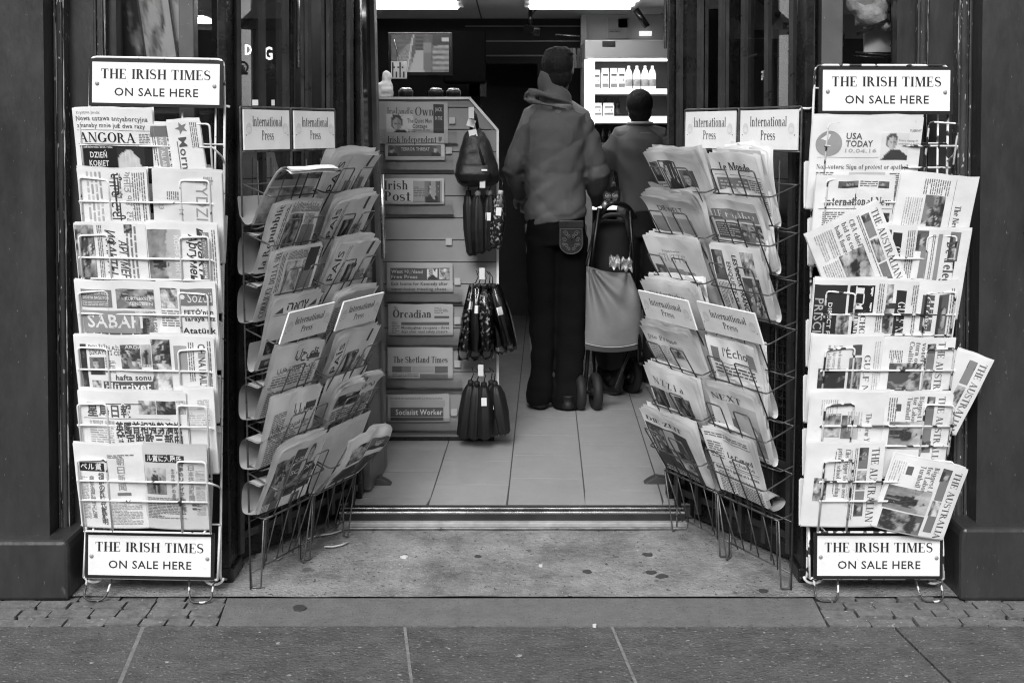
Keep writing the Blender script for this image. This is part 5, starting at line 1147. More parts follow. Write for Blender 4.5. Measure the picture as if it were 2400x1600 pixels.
for i, (dx, tx, tg, mt_) in enumerate(((1092,-.16,.3,PATT),(1100,-.05,.35,CLOTH),(1114,.04,None,PATT),(1124,.16,None,CLOTH),(1132,.27,.42,CLOTH))):
    p = At2(dx, 650, Yh); umbrella('middle bunch of umbrellas', ['sparkling sleeved umbrella leaning furthest left in the middle bunch','dark sleeved umbrella, second from left in the middle bunch','speckled sleeved umbrella in the centre of the middle bunch','dark sleeved umbrella, second from right in the middle bunch','sleeved umbrella leaning furthest right in the middle bunch'][i], p.x, Yh-.01-.02*(i%3), p.z, (160-4*i)*kh, 15*kh, -tx*1.0, .02, mt_, tg, None, SLV)
for i, (dx, tx, tg) in enumerate(((1082,-.14,None),(1096,-.05,None),(1112,.02,.30),(1128,.10,.42),(1136,.17,None))):
    p = At2(dx, 872, Yh); umbrella('lowest bunch of umbrellas', ['black umbrella leaning furthest left in the lowest bunch','black umbrella, second from left in the lowest bunch','black umbrella with a thin white label, centre of the lowest bunch','black umbrella with a larger label in the lowest bunch','black umbrella at the right end of the lowest bunch'][i], p.x, Yh-.01-.02*(i%3), p.z, (135-3*i)*kh, 17*kh, -tx, .02, CLOTH, tg)

# fridge
Yf = 6.32; kf = px2m(Yf); fx0, fx1 = X(1343*K, Yf, 300), 1.06
ft = Z(92*K, Yf); t = thing('drinks_fridge', 'tall white drinks fridge with lit shelves behind the customers', 'fridge', ((fx0+fx1)/2, Yf, FLZ)); cx_ = (fx0+fx1)/2
def FX(dx): return X(dx*K, Yf, 250)-cx_
def FZ(dy): return Z(dy*K, Yf)-FLZ
WF = M('fridge_white', .62, .35); hw = (fx1-fx0)/2
m = MB(); m.bx(-hw, -hw+.05, .02, .36, 0, FZ(136)); m.bx(hw-.05, hw, .02, .36, 0, FZ(136)); m.bx(-hw+.05, hw-.05, .33, .36, 0, FZ(136)); m.bx(-hw+.05, hw-.05, .02, .33, 0, .10); m.build('cabinet', WF, t)
m = MB(); m.bx(-hw+.05, hw-.05, .31, .329, .10, FZ(286)); m.bx(-hw+.052, -hw+.06, .04, .31, .10, FZ(286)); m.build('dark_liner', M('fridge_liner', .01, .5), t)
m = MB(); m.bx(-hw+.05, hw-.05, .315, .329, FZ(282), FZ(137)); m.build('back_liner', M('fridge_back', .10, .5), t)
m = MB(); m.bx(-hw, hw, 0, .36, FZ(134), FZ(92)); m.build('canopy', M('fridge_header', .42, .35), t, bevel=.006)
m = MB(); m.bx(FX(1383), FX(1413), -.006, -.0005, FZ(108), FZ(95)); m.build('display_panel', M('panel_black', .008, .3), t, bevel=.002)
FL_ = M('fridge_lamp', .8, .4, emit=1.6)
m = MB(); m.bx(-hw, FX(1366), .0, .019, FZ(300), FZ(138)); m.bx(-hw+.02, hw-.02, .012, .04, FZ(140), FZ(136)); m.build('light_strip', FL_, t)
SH = [(204, 216), (267, 283), (352, 358), (466, 482)]
for a, c in SH:
    m = MB(); m.bx(-hw+.05, hw-.05, .03, .32, FZ(c), FZ(c)+.012); m.build('shelf', WF, t)
    m = MB(); m.bx(-hw+.05, hw-.05, .018, .028, FZ(c), FZ(a)); m.build('shelf_edge', M('shelf_edge_glow', .8, .4, emit=.7), t)  # front edge glows, the fridge light put into its material
WB = M('milk_white_glow', .78, .35, emit=.36); CAPM = M('bottle_cap_glow', .75, .4, emit=.2); DKB = M('cola_bottle', .012, .15); LAB = Mtone('bottle_label', .4)  # milk and caps glow faintly to carry the fridge light
def bottle(name, lab, dx, yb, yt_, w, mat, kind, grp):
    base = FZ(yb); h = FZ(yt_)-base; r = w*kf/2; o = thing(name, lab, 'bottle' if kind != 'carton' else 'carton', (cx_+FX(dx), Yf+(.19 if kind == 'plain' else .10), FLZ+base+.001), group=grp)
    m = MB()
    if kind == 'carton':
        m.bx(-r, r, -r, r, 0, h*.8); m.build('body', mat, o, bevel=.004)
        m = MB(); m.vprism([(-r,-r),(r,-r),(r,r),(-r,r)], h*.8, h*.82); m.prism([(-r,h*.82),(r,h*.82),(r,h),(-r,h)], -.004, .004); m.build('top', CAPM, o)
        m = MB(); m.bx(-r*.9, r*.9, -r-.002, -r-.0005, h*.08, h*.26, 0, .3); m.bx(-r*.8, r*.8, -r-.002, -r-.0005, h*.62, h*.72, 0, .15); m.vprism([(r*.4*cos(q)+r*.3, -r-.0012) for q in (0,1)]+[(r*.4, -r-.0006)], h*.36, h*.5, 0, .4); m.build('label', LAB, o)
    else:
        m.lathe([(r*.9,0),(r,.01),(r,h*.62),(r*.75,h*.8),(r*.36,h*.9),(r*.34,h*.93)], seg=16); m.build('body', mat, o)
        m = MB(); m.lathe([(r*.42,h*.93),(r*.42,h),(r*.3,h+.002)], seg=12); m.build('cap', CAPM if kind == 'milk' else BLACK, o)
        m = MB(); m.lathe([(r*1.02,h*.12),(r*1.02,h*.42)], seg=16, tone=.5 if kind == 'milk' else .12); 
        if kind == 'cola': put_text(m, 'Cola', 'i', -r*.8, h*.2, h*.12, r*1.6, lambda x, z, q: Vector((x, -math.sqrt(max(1e-6,(r*1.05)**2-x*x))-q, z)), .7)
        m.build('label', LAB, o)
for i, dx in enumerate((1373, 1393, 1413, 1431)): bottle('milk_carton', ['white carton at the left end of the top fridge shelf','second white carton from left on the top fridge shelf','third white carton from left on the top fridge shelf','white carton beside the milk bottles on the top fridge shelf'][i], dx, 204, 155+(i==0)*4, 16, WB, 'carton', 'cartons on the top fridge shelf')
for i, dx in enumerate((1448, 1467, 1486, 1503)): bottle('milk_bottle', ['leftmost white milk bottle on the top fridge shelf','second white milk bottle on the top fridge shelf','third white milk bottle, above the shorter customer','white milk bottle half behind the door edge'][i], dx, 204, 150, 17, WB, 'milk', 'milk bottles on the top fridge shelf')
for i, dx in enumerate((1373, 1401)): bottle('milk_jug', ['white tub with a mark, left on the second fridge shelf','plain white tub, right of the marked one on the second shelf'][i], dx, 267, 236, 24, WB, 'carton', 'tubs on the second fridge shelf')
for i, dx in enumerate((1370, 1384, 1398, 1412, 1426)): bottle('dark_bottle', 'dark bottle behind white tubs on the second fridge shelf', dx, 267, 222+(i%2)*5, 11, DKB, 'plain', 'dark bottles on the second fridge shelf')
for i, dx in enumerate((1372, 1388, 1404, 1420)): bottle('cola_bottle', 'dark bottle on the third fridge shelf, beside the taller customer', dx, 352, 296, 14, DKB, 'cola', 'dark bottles on the third fridge shelf')
for i, dx in enumerate((1384, 1400, 1416)): bottle('cola_bottle', ['dark cola bottle left on the lowest lit fridge shelf','dark cola bottle in the middle of the lowest lit fridge shelf','dark cola bottle right on the lowest lit fridge shelf'][i], dx, 466, 405, 17, DKB, 'cola', 'cola bottles low in the fridge')
# shelf of small goods between the doorway and the fridge
Ys = 6.6
for i in range(7):
    c = At2(1288+i*8, 116, Ys); m = MB(); r_ = random.Random(i)
    m.box((0,0,-.05), (.018,.004,.13), ry=r_.uniform(-.15,.15)); tag(m.build('hanging_packet', M('packet_%d'%(i%3), [.05,.10,.03][i%3], .3), loc=tuple(c)), 'thin packet hanging above the taller customer, one of a row', 'packet', 'packets hanging by the fridge')
m = MB(); c0, c1 = At2(1276, 80, Ys), At2(1335, 84, Ys); m.tube([(0,0,0), tuple(c1-c0)], .005, 6); tag(m.build('hanging_rail', CHROME, loc=tuple(c0)), 'thin metal rail holding hanging packets by the fridge', 'rail')
# ------------------------------------------------------------------ people
SKIN = M('skin', .22, .55, var=.1, scale=20); HAIR = M('dark_hair', .004, .75, bump=.5, bscale=140)
def hand(m, w, d, side, up=Vector((0,0,1)), curl=1.0, sc=1.0):
    """palm and five fingers from wrist w along d, curling towards -up"""
    w = Vector(w); d = Vector(d).normalized(); up = (up-d*up.dot(d)).normalized(); sd_ = d.cross(up)*side
    for q in range(4):
        o = sd_*(.027-.018*q)*sc
        m.tube([w+o*.5, w+d*.04*sc+o*.9, w+d*.085*sc+o], [.013*sc,.013*sc,.0105*sc], 8)
        p = w+d*.085*sc+o; L = [.062,.075,.082,.070][::1][q]*sc; pts = [p]; a = 0; segs = (.45,.32,.23)
        for k in segs:
            a += .55*curl; p = p+(d*cos(a)-up*sin(a))*L*k; pts.append(p)
        m.tube(pts, [.0105*sc,.010*sc,.009*sc,.0075*sc], 8)
        m.sphere(pts[-1], .0075*sc, 8, 6)
    b = w+d*.025*sc+sd_*.022*sc; m.tube([b, b+(d*.6+sd_*.75)*.032*sc-up*.010*sc, b+(d*.9+sd_*.55)*.052*sc-up*.026*sc, b+(d*.9-up*.6)*.062*sc+sd_*.018*sc-up*.01*sc], [.014*sc,.012*sc,.010*sc,.008*sc], 8)
    m.sphere(w+d*.045*sc, .03*sc, 10, 8, sc=(1,1,.6))
def head(m, c, r, yaw):
    """c centre, r half width; face towards +y turned by yaw"""
    rot = Matrix.Rotation(yaw, 3, 'Z'); c = Vector(c); P_ = lambda x, y, z: c+rot@Vector((x*r, y*r, z*r))
    m.sphere(c+rot@Vector((0,-.10*r,.28*r)), r, 20, 14, sc=(1,1.22,1.12), rot=rot)
    m.sphere(P_(0,.35,-.35), r*.8, 18, 12, sc=(.95,.95,1.05), rot=rot); m.sphere(P_(0,.6,-.95), r*.42, 12, 8)
    m.tube([P_(0,1.02,.15), P_(0,1.30,-.28), P_(0,1.12,-.36)], [r*.12, r*.22, r*.16], 8)
    for s in (-1, 1):
        m.sphere(P_(s*1.0,-.05,-.08), r*.30, 10, 8, sc=(.32,.7,1.05), rot=rot); m.sphere(P_(s*.38,.88,.28), r*.17, 8, 6); m.sphere(P_(s*.36,.98,.12), r*.13, 8, 6)
    m.tube([P_(-.28,1.02,-.66), P_(0,1.12,-.66), P_(.28,1.02,-.66)], [r*.07, r*.11, r*.07], 6); m.tube([P_(-.26,.98,-.80), P_(0,1.08,-.80), P_(.26,.98,-.80)], [r*.06, r*.11, r*.06], 6)
def person(lab, base, px, head_c, hr, yaw, neck, sh, el, wr, hip, kn, an, hd):
    t = thing('person', lab, 'person', base); m = MB()
    head(m, head_c, hr, yaw); hc = Vector(head_c)
    m.tube([hc+Vector((0,-.01,-hr*.6)), Vector(neck)+Vector((0,0,.02)), Vector(neck)-Vector((0,0,.05))], [hr*.70, hr*.72, hr*.95], 14)
    mid = (Vector(hip[0])+Vector(hip[1]))/2
    m.tube([Vector(neck)-Vector((0,0,.04)), Vector(neck)*.45+mid*.55, mid], [.10,.11,.115], 14)
    for i, s in enumerate((-1, 1)):
        m.tube([Vector(neck)-Vector((0,0,.05)), sh[i], (Vector(sh[i])+Vector(el[i]))/2, el[i], (Vector(el[i])*.6+Vector(wr[i])*.4), wr[i]], [.07,.058,.05,.040,.042,.027], 12)
        hand(m, wr[i], hd[i], s if i else s, curl=1.2)
        m.tube([mid+Vector((s*.05,0,0)), hip[i], (Vector(hip[i])+Vector(kn[i]))/2, kn[i], Vector(kn[i])*.65+Vector(an[i])*.35, an[i]], [.09,.092,.078,.058,.06,.038], 12)
        a = Vector(an[i]); m.tube([a, a+Vector((0,-.03,-.05)), a+Vector((0,.10,-.06)), a+Vector((0,.17,-.07))], [.036,.04,.035,.025], 10)
    remesh(m, .0075, SKIN, 'body', t, 2)
    return t
for spec in (1, 2):
    if spec == 1:
        Ym = Gr(1300, 955, FLZ).y; bx, by = 1278, 935; sc_ = px2m(Ym)
        bp = Gr(bx*K, 955, FLZ); base = (bp.x, Ym, FLZ)
        def V(dx, dy, y=0.0): p = At2(dx, dy, Ym); return Vector((p.x-bp.x, y, p.z-FLZ))
        t = person('man in a grey hooded jacket and dark jeans, seen from behind pushing a pram', base, sc_, V(1284,160,.0), .078, -.45, V(1279,222,0),
            [V(1222,268), V(1334,272)], [V(1172,392,.02), V(1374,398,-.02)], [V(1196,455,.17), V(1376,464,.22)], [V(1245,520), V(1308,520)], [V(1243,715,.03), V(1310,712,.02)], [V(1240,888,-.02), V(1305,895,-.02)], [(.3,.8,-.4), (.15,.9,.1)])
        JK = M('grey_jacket', .122, .75, var=.08, scale=30, bump=.15, bscale=200)
        def rg(dy, x0, x1, d, yo=0, tl=0): p0, p1 = V(x0, dy), V(x1, dy); return ((p0.x+p1.x)/2, yo, p0.z, (p1.x-p0.x)/2, d, tl)
        m = MB(); m.rings([rg(508,1206,1346,.135,0,.020), rg(490,1203,1348,.145,0,.016), rg(450,1205,1345,.140,0,.008), rg(400,1204,1344,.138), rg(340,1202,1348,.142), rg(295,1203,1347,.135), rg(268,1210,1341,.115), rg(250,1226,1328,.095), rg(234,1243,1316,.08), rg(222,1250,1312,.07)], 28)
        A_ = lambda pts, rr: m.tube([V(*p) for p in pts], [r*sc_ for r in rr], 16)
        A_([(1228,266,0),(1200,320,0),(1176,392,.02),(1184,425,.09),(1198,458,.17)], [27,27,24,20,17]); A_([(1326,268,0),(1352,325,-.01),(1372,400,-.03),(1374,432,.06),(1374,462,.18)], [29,31,29,24,17])
        # collar and hood lying on the left shoulder
        m.rings([rg(236,1238,1318,.088), rg(214,1236,1316,.086,-.005,-.018), rg(194,1236,1308,.080,-.010,-.034), rg(180,1238,1300,.074,-.012,-.046)], 22)
        m.tube([V(1203,216,-.03), V(1214,212,-.075), V(1244,218,-.10), V(1282,230,-.10), V(1318,240,-.06)], [r*sc_ for r in (5,10,8,5,3)], 14); m.tube([V(1200,228,-.03), V(1222,234,-.09), V(1262,244,-.115), V(1300,250,-.10)], [r*sc_ for r in (4,7,5,2)], 12)
        def wr_(p, n):
            a = noise.noise(Vector((p.x*7+3, p.y*5, p.z*4)))*.010
            f = math.sin((p.z*1.0+p.x*.9)*42+4*noise.noise(p*5))*.0045*max(0, min(1, (1.18-p.z)*4))
            f2 = math.sin((p.x*1.2-p.z*.75)*46+5*noise.noise(p*4+Vector((7,0,0))))*.006*max(0, 1-abs(abs(p.x-.02)-.13)*9)
            rd = lambda q: (1-min(1, abs(noise.noise(q))*2.2))**2
            sl = Vector((p.x*4+p.z*3, p.y*4, p.z*15-p.x*9))*.6; s2_ = Vector((p.x*3-p.z*3+4, p.y*4, p.z*14+p.x*11))*.6
            amt = .55+.6*max(0, min(1, (1.2-p.z)*3))+(.5 if abs(p.x) > .15 else 0)
            return .5*a+.6*f+.8*f2-.008*amt*rd(sl)-.005*amt*rd(s2_+Vector((9,2,0)))+.0015*noise.noise(p*30)
        remesh(m, .008, JK, 'hooded_jacket', t, 3, wr_)
        JN = M('dark_jeans', .004, .9, var=.3, scale=40, spec=.15)
        m = MB(); m.rings([rg(560,1208,1348,.125), rg(520,1207,1346,.130), rg(485,1212,1342,.125)], 24)
        m.rings([rg(922,1210,1266,.085,.01), rg(905,1208,1270,.082,0), rg(880,1210,1270,.072,-.01), rg(860,1220,1268,.062,0), rg(800,1218,1274,.068,.01), rg(715,1214,1278,.078,.02), rg(630,1209,1281,.09,.01), rg(545,1207,1282,.115)], 20)
        m.rings([rg(934,1268,1338,.085,.01), rg(912,1268,1344,.085,0), rg(870,1276,1338,.066,0), rg(800,1277,1344,.072,.01), rg(715,1276,1347,.080,.01), rg(630,1275,1350,.092,.01), rg(545,1274,1350,.115)], 20)
        remesh(m, .008, JN, 'jeans', t, 3, lambda p, n: .008*noise.noise(Vector((p.x*8, p.y*8, p.z*14))))
        m = MB(); c = V(1284,150); hc = V(1284,160)
        m.sphere(hc+Vector((-.010,-.030,.030)), .080, 20, 14, sc=(1.03,1.15,1.10)); m.sphere(hc+Vector((-.004,-.045,-.035)), .068, 16, 10, sc=(1.05,.85,1.0)); m.rings([(hc.x-.002,-.01,hc.z+.075,.080,.09),(hc.x-.002,-.01,hc.z+.100,.066,.076),(hc.x,-.01,hc.z+.115,.036,.045)], 18)
        remesh(m, .006, HAIR, 'hair', t, 2, lambda p, n: .003*noise.noise(p*60))
        m = MB()
        for f, yo in ((V(1240,930,-.02),0),(V(1303,938,-.04),0)):
            m.rings([(f.x,f.y+.085,.012,.048,.135),(f.x,f.y+.085,.03,.05,.14),(f.x,f.y+.075,.06,.045,.12),(f.x,f.y-.005,.085,.04,.06)], 18)
        remesh(m, .008, M('dark_shoe', .006, .6), 'shoes', t, 2)
        # embossed pouch on the back right of the belt
        q = thing('tmp', '', ''); bpy.data.objects.remove(q)
        m = MB(); z0 = V(1308,575).z; z1 = V(1308,504).z; w_ = 27*sc_; xc = V(1308,540).x; yb = -.146
        prof = [(xc-w_,z1),(xc-w_*1.02,z0+.05)]+[(xc+w_*1.02*cos(pi+pi*i/10), z0+.05+.05*sin(pi+pi*i/10)) for i in range(1,10)]+[(xc+w_*1.02,z0+.05),(xc+w_,z1)]
        m.prism(prof, yb, yb+.02); m.bx(xc-w_-.002, xc+w_+.002, yb-.006, yb+.015, z1-.028, z1+.006)
        pz = m.build('embossed_pouch', M('tooled_leather', .022, .35, var=.3, scale=30), t, bevel=.003)
        m = MB(); zc_ = z0+.062
        ed = [(xc+(x-xc)*.9, zc_+(z-zc_)*.92-.006) for x, z in prof]; m.tube([(x, yb-.001, min(z, z1-.034)) for x, z in ed], .0016, 5, closed=True)
        for s in (-1, 1):
            for j, (u, v, r_) in enumerate(((.45,.045,.014),(.55,.012,.013),(.40,-.018,.012),(.22,.03,.012),(.2,-.034,.010),(.62,-.012,.008))):
                m.tube([(xc+s*(u*w_+r_*(1-k/14)*cos(k*.75)), yb-.001, zc_-.004+v+r_*(1-k/14)*sin(k*.75)) for k in range(13)], .0013, 5)
        m.build('scroll_pattern', M('scroll_leather', .16, .4), pz)  # loop pattern in a paler tone than the pouch leather
    else:
        Ym = Gr(1460, 892, FLZ).y; bp = Gr(1468*K, 892, FLZ); sc_ = px2m(Ym); base = (bp.x, Ym, FLZ)
        t = person('shorter man with cropped hair in a grey shirt with a white collar edge', base, sc_, V(1468,248), .073, .25, V(1470,288),
            [V(1424,312), V(1516,312)], [V(1394,378,.02), V(1532,390,.02)], [V(1404,430,.20), V(1515,440,.18)], [V(1452,475), V(1488,475)], [V(1450,660,.03), V(1490,660,.02)], [V(1450,850,0), V(1490,850,0)], [(.2,.9,.1), (-.2,.9,.1)])
        def rg(dy, x0, x1, d, yo=0, tl=0): p0, p1 = V(x0, dy), V(x1, dy); return ((p0.x+p1.x)/2, yo, p0.z, (p1.x-p0.x)/2, d, tl)
        m = MB(); m.rings([rg(482,1425,1513,.125), rg(440,1425,1512,.125), rg(390,1416,1518,.125), rg(340,1410,1524,.122), rg(318,1414,1522,.105), rg(303,1430,1510,.085), rg(293,1446,1494,.068)], 26)
        m.tube([V(1424,318), V(1406,348), V(1393,384,.03)], [25*sc_,25*sc_,25*sc_], 16); m.tube([V(1514,318), V(1528,350), V(1534,388,.03)], [25*sc_,25*sc_,24*sc_], 16)
        remesh(m, .008, M('grey_shirt', .15, .8, bump=.1, bscale=150), 'shirt', t, 3, lambda p, n: .007*noise.noise(Vector((p.x*9, p.y*6, p.z*6)))+.003*math.sin((p.x+p.z)*40+3*noise.noise(p*6)))
        m = MB(); cc = V(1470,290); m.tube([(cc.x+.070*cos(i*pi/10), .0+.080*sin(i*pi/10), cc.z+.016-.004*sin(i*pi/10)) for i in range(20)], .0075, 6, closed=True); m.build('white_collar_edge', M('white_collar', .75, .7), t)
        m = MB(); m.rings([rg(540,1430,1508,.12), rg(500,1428,1511,.125), rg(462,1430,1508,.12)], 22)
        for x0, x1 in ((1432,1469), (1471,1508)): m.rings([rg(880,x0+4,x1-4,.06), rg(800,x0+3,x1-2,.062,.01), rg(670,x0,x1,.075,.02), rg(600,x0-1,x1,.09,.01), rg(520,x0-2,x1+1,.11)], 18)
        remesh(m, .009, M('charcoal_trousers', .018, .8), 'trousers', t, 3, lambda p, n: .006*noise.noise(p*10))
        m = MB(); hc = V(1468,248); m.sphere(hc+Vector((0,-.02,.026)), .0755, 20, 14, sc=(1.03,1.2,1.10)); m.sphere(hc+Vector((0,-.04,-.03)), .062, 16, 10, sc=(1.08,.85,1.0))
        remesh(m, .006, HAIR, 'hair', t, 2, lambda p, n: .002*noise.noise(p*70))
        m = MB()
        for dx in (1451, 1489): f = V(dx, 885); m.rings([(f.x,.05,.01,.045,.13),(f.x,.05,.03,.047,.135),(f.x,.04,.06,.042,.11),(f.x,-.01,.09,.04,.06)], 16)
        remesh(m, .009, M('dark_shoe', .006, .6), 'shoes', t, 2)

# ------------------------------------------------------------------ pram
Yp = Gr(1370, 965, FLZ).y+.06; pb = Gr(1400*K, 955, FLZ); kp = px2m(Yp)
t = thing('pram', 'dark folding pram with a grey cloth bag hung on its handles', 'pram', (pb.x, Yp, FLZ))
def PV(dx, dy, y=0.0): p = At2(dx, dy, Yp+y); return Vector((p.x-pb.x, y, p.z-FLZ))
BF = M('pram_frame_black', .008, .35); TY = M('tyre_rubber', .010, .7)
m = MB()
for dx in (1352, 1452):
    m.tube([PV(dx+(24 if dx < 1400 else -6), 478, .02), PV(dx+4, 620, .06), PV(dx, 790, .10), PV(dx-8 if dx < 1400 else dx-40, 890, .0)], .011, 8)
    m.tube([PV(dx+6, 700, .08), PV(dx+14, 880, .42)], .010, 8)
m.tube([PV(1352, 790, .10), PV(1452, 790, .10)], .009, 8); m.tube([PV(1330, 900, .0), PV(1420, 900, .0)], .010, 8); m.build('frame', BF, t)
m = MB(); m.tube(rnd([PV(1376,500,.04), PV(1388,478,.0), PV(1402,466,-.02), PV(1440,470,.0), PV(1458,500,.06)], .05, 6), .013, 10); m.build('handle', BF, t)
m = MB(); m.tube([PV(1386,476,-.0), PV(1394,465,-.01)], .017, 10); m.build('grip_end', M('worn_grip', .45, .35, metal=.5), t)
m = MB(); m.tube(rnd([PV(1362,560,.10), PV(1366,508,.12), PV(1400,492,.12), PV(1436,494,.12), PV(1450,560,.14)], .06, 6), .012, 8); m.build('hood_bow', M('grey_bow', .06, .4), t)
m = MB()
for (dy, x0, x1, y, d) in ((505,1372,1446,.16,.03),(540,1364,1450,.20,.10),(600,1362,1452,.22,.15),(700,1360,1450,.24,.16),(800,1362,1440,.24,.15),(840,1372,1425,.22,.09)):
    a, c = PV(x0,dy,y), PV(x1,dy,y); m.rings([((a.x+c.x)/2, y, a.z, (c.x-a.x)/2, d)]) if False else None
R_ = []
for (dy, x0, x1, y, d) in ((842,1374,1424,.24,.09),(800,1362,1440,.26,.15),(700,1360,1450,.27,.16),(600,1362,1452,.26,.15),(540,1364,1450,.24,.10),(505,1374,1446,.20,.03)):
    a, c = PV(x0,dy,y), PV(x1,dy,y); R_.append(((a.x+c.x)/2, y, a.z, (c.x-a.x)/2, d))
m = MB(); m.rings(R_, 22); remesh(m, .010, M('pram_fabric', .008, .8), 'seat', t, 3, lambda p, n: .006*noise.noise(p*12))
# cloth bag: bulging sack hung from two upper corners
BG = M('grey_canvas', .20, .8, var=.06, scale=40, bump=.1, bscale=300)
def bagf(u, v, s=1):
    xl = 1345+(-3)*v+4*(1-v)*0; xr = 1444+22*min(1, v*1.6)+4*sin(v*3); top = 606+18*sin(pi*min(1,u*.62+.02)) if u < .8 else 623
    dy = top+(790-top)*v+(6*sin(u*pi) if v > .9 else 0); dx = xl+(xr-xl)*u+6*sin(v*5)*u
    e = max(0, sin(pi*u))**.6*max(0, sin(pi*min(1, v*.93+.05)))**.5
    fold = .034*sin(13*math.atan2(u-.0, v+.10)+.6)*max(0, 1-v*1.1)*(1-u)**.4+.016*sin(9*math.atan2(1-u, v+.1))*max(0,1-v*1.3)*u
    return PV(dx, dy, 0)+Vector((0, -s*(.012+.060*e)-(fold if s > 0 else 0)-.055, 0))
m = MB(); m.grid(lambda u, v: bagf(u, v, 1), 34, 34); m.grid(lambda u, v: bagf(u, v, -.55), 20, 20)
bagob = m.build('cloth_bag', BG, t)
m = MB()
for v in (.955,): m.tube([bagf(i/24, v, 1)+Vector((0,-.003,0)) for i in range(25)], .0022, 5)
m.build('seam', M('pale_seam', .4, .7), bagob)
m = MB(); m.grid(lambda u, v: bagf(u, .955+.045*v, 1)+Vector((0,-.001,-.012*v)), 24, 3); m.build('hem', M('dark_hem', .06, .8), bagob)
for a, c in ((PV(1346,608,-.06), PV(1362,540,.05)), (PV(1444,622,-.06), PV(1450,540,.06))):
    m = MB(); m.tube([a, c], .006, 6); m.build('strap', BF, t)
PAC = M('foil_packet', .5, .3, metal=.4, var=.5, scale=30, bump=.6)
for dx, dy, l in ((1412, 606, 'crumpled shiny packet poking out of the pram bag, left'), (1440, 612, 'crumpled shiny packet poking out of the pram bag, right')):
    p = At2(dx, dy, Yp-.06); m = MB(); m.grid(lambda u, v: Vector(((u-.5)*.055, .012*sin(u*9+dx)*sin(v*7), (v-.35)*.06+.012*sin(u*11))), 10, 8); m.grid(lambda u, v: Vector(((u-.5)*.055, .02+.012*sin(u*7), (v-.35)*.055)), 8, 6)
    tag(m.build('snack_packet', PAC, loc=tuple(p)), l, 'packet', 'packets in the pram bag')
def wheel(lab, c, r, wd, rz):
    w_ = bpy.data.objects.new('wheel', None); COL.objects.link(w_); w_.parent = t; w_.location = c; w_.rotation_euler = (0,0,rz)
    ax = Matrix.Rotation(pi/2, 3, 'Y')
    def la(prof, nm, mat):
        m = MB(); m.lathe(prof, seg=28); q = m.build(nm, mat, w_); q.data.transform(ax.to_4x4()); return q
    m = MB(); n = 28
    m.tube([(0, (r-wd/2)*cos(2*pi*i/n), (r-wd/2)*sin(2*pi*i/n)) for i in range(n)], wd/2, 10, closed=True); m.build('tyre', TY, w_)
    la([(r-wd*.9,-wd*.25),(r-wd*.9,wd*.25)], 'rim', M('rim_grey', .02, .4)); la([(r*.25,-wd*.6),(r*.25,wd*.6)], 'hub', BF)
for dx, y, r, rz in ((1331,.0,40,.12),(1368,.0,41,.12),(1402,.30,48,.5),(1446,.34,44,.5)):
    p = PV(dx, 900, y); wheel('', (p.x, y, r*kp), r*kp*1.06, .05, rz)

# ------------------------------------------------------------------ things in the windows
def board(lab, cx, dy0, dy1, w, Y, tl, kind, seed, depth=.02, name='picture_board', els=None):
    a = At2(cx, dy1, Y); c = At2(cx, dy0, Y); h = c.z-a.z; m = MB(); m.bx(-w/2, w/2, 0, depth, 0, h, 0, .13)
    m.grid(lambda u, v: Vector((-w/2+.006+(w-.012)*u, -.001, h-.006-(h-.012)*v)), 16, 22, 0, lambda u, v: min(.8, photo_tone(kind, seed)(u, v)*1.7))
    o = m.build(name, PPL, loc=(a.x, Y, a.z)); o.rotation_euler = (0, tl, .5); tag(o, lab, 'picture', 'pictures leaning in the left window'); return o
board('framed picture leaning in left window, nearest the pilaster', 322, -60, 140, .12, 3.55, -.10, 'dark', 12)
board('second framed picture leaning in left window, with a pale edge', 372, -60, 138, .11, 3.58, -.13, 'noise', 13)
board('third picture leaning in left window, close to the mullion', 398, -60, 138, .10, 3.62, -.04, 'noise', 21)
m = MB(); m.bx(-.35,.35,-.15,.15,-.02,0); p = At2(340, 250, 3.75); tag(m.build('window_shelf', M('window_shelf_dark', .03, .5), loc=tuple(p)), 'dark shelf behind the left window', 'shelf')
m = MB(); m.bx(-1.4,-.0,0,.02,FLZ,1.93); o = m.build('back_board', M('window_back', .012, .55), loc=(-.62, 4.35, 0)); tag(o, 'dark back board of the left window display', 'board')
m = MB(); m.bx(.0,1.4,0,.02,FLZ,1.93); o = m.build('back_board', M('window_back2', .012, .55), loc=(.735, 4.75, 0)); tag(o, 'dark back board of the right window display', 'board')
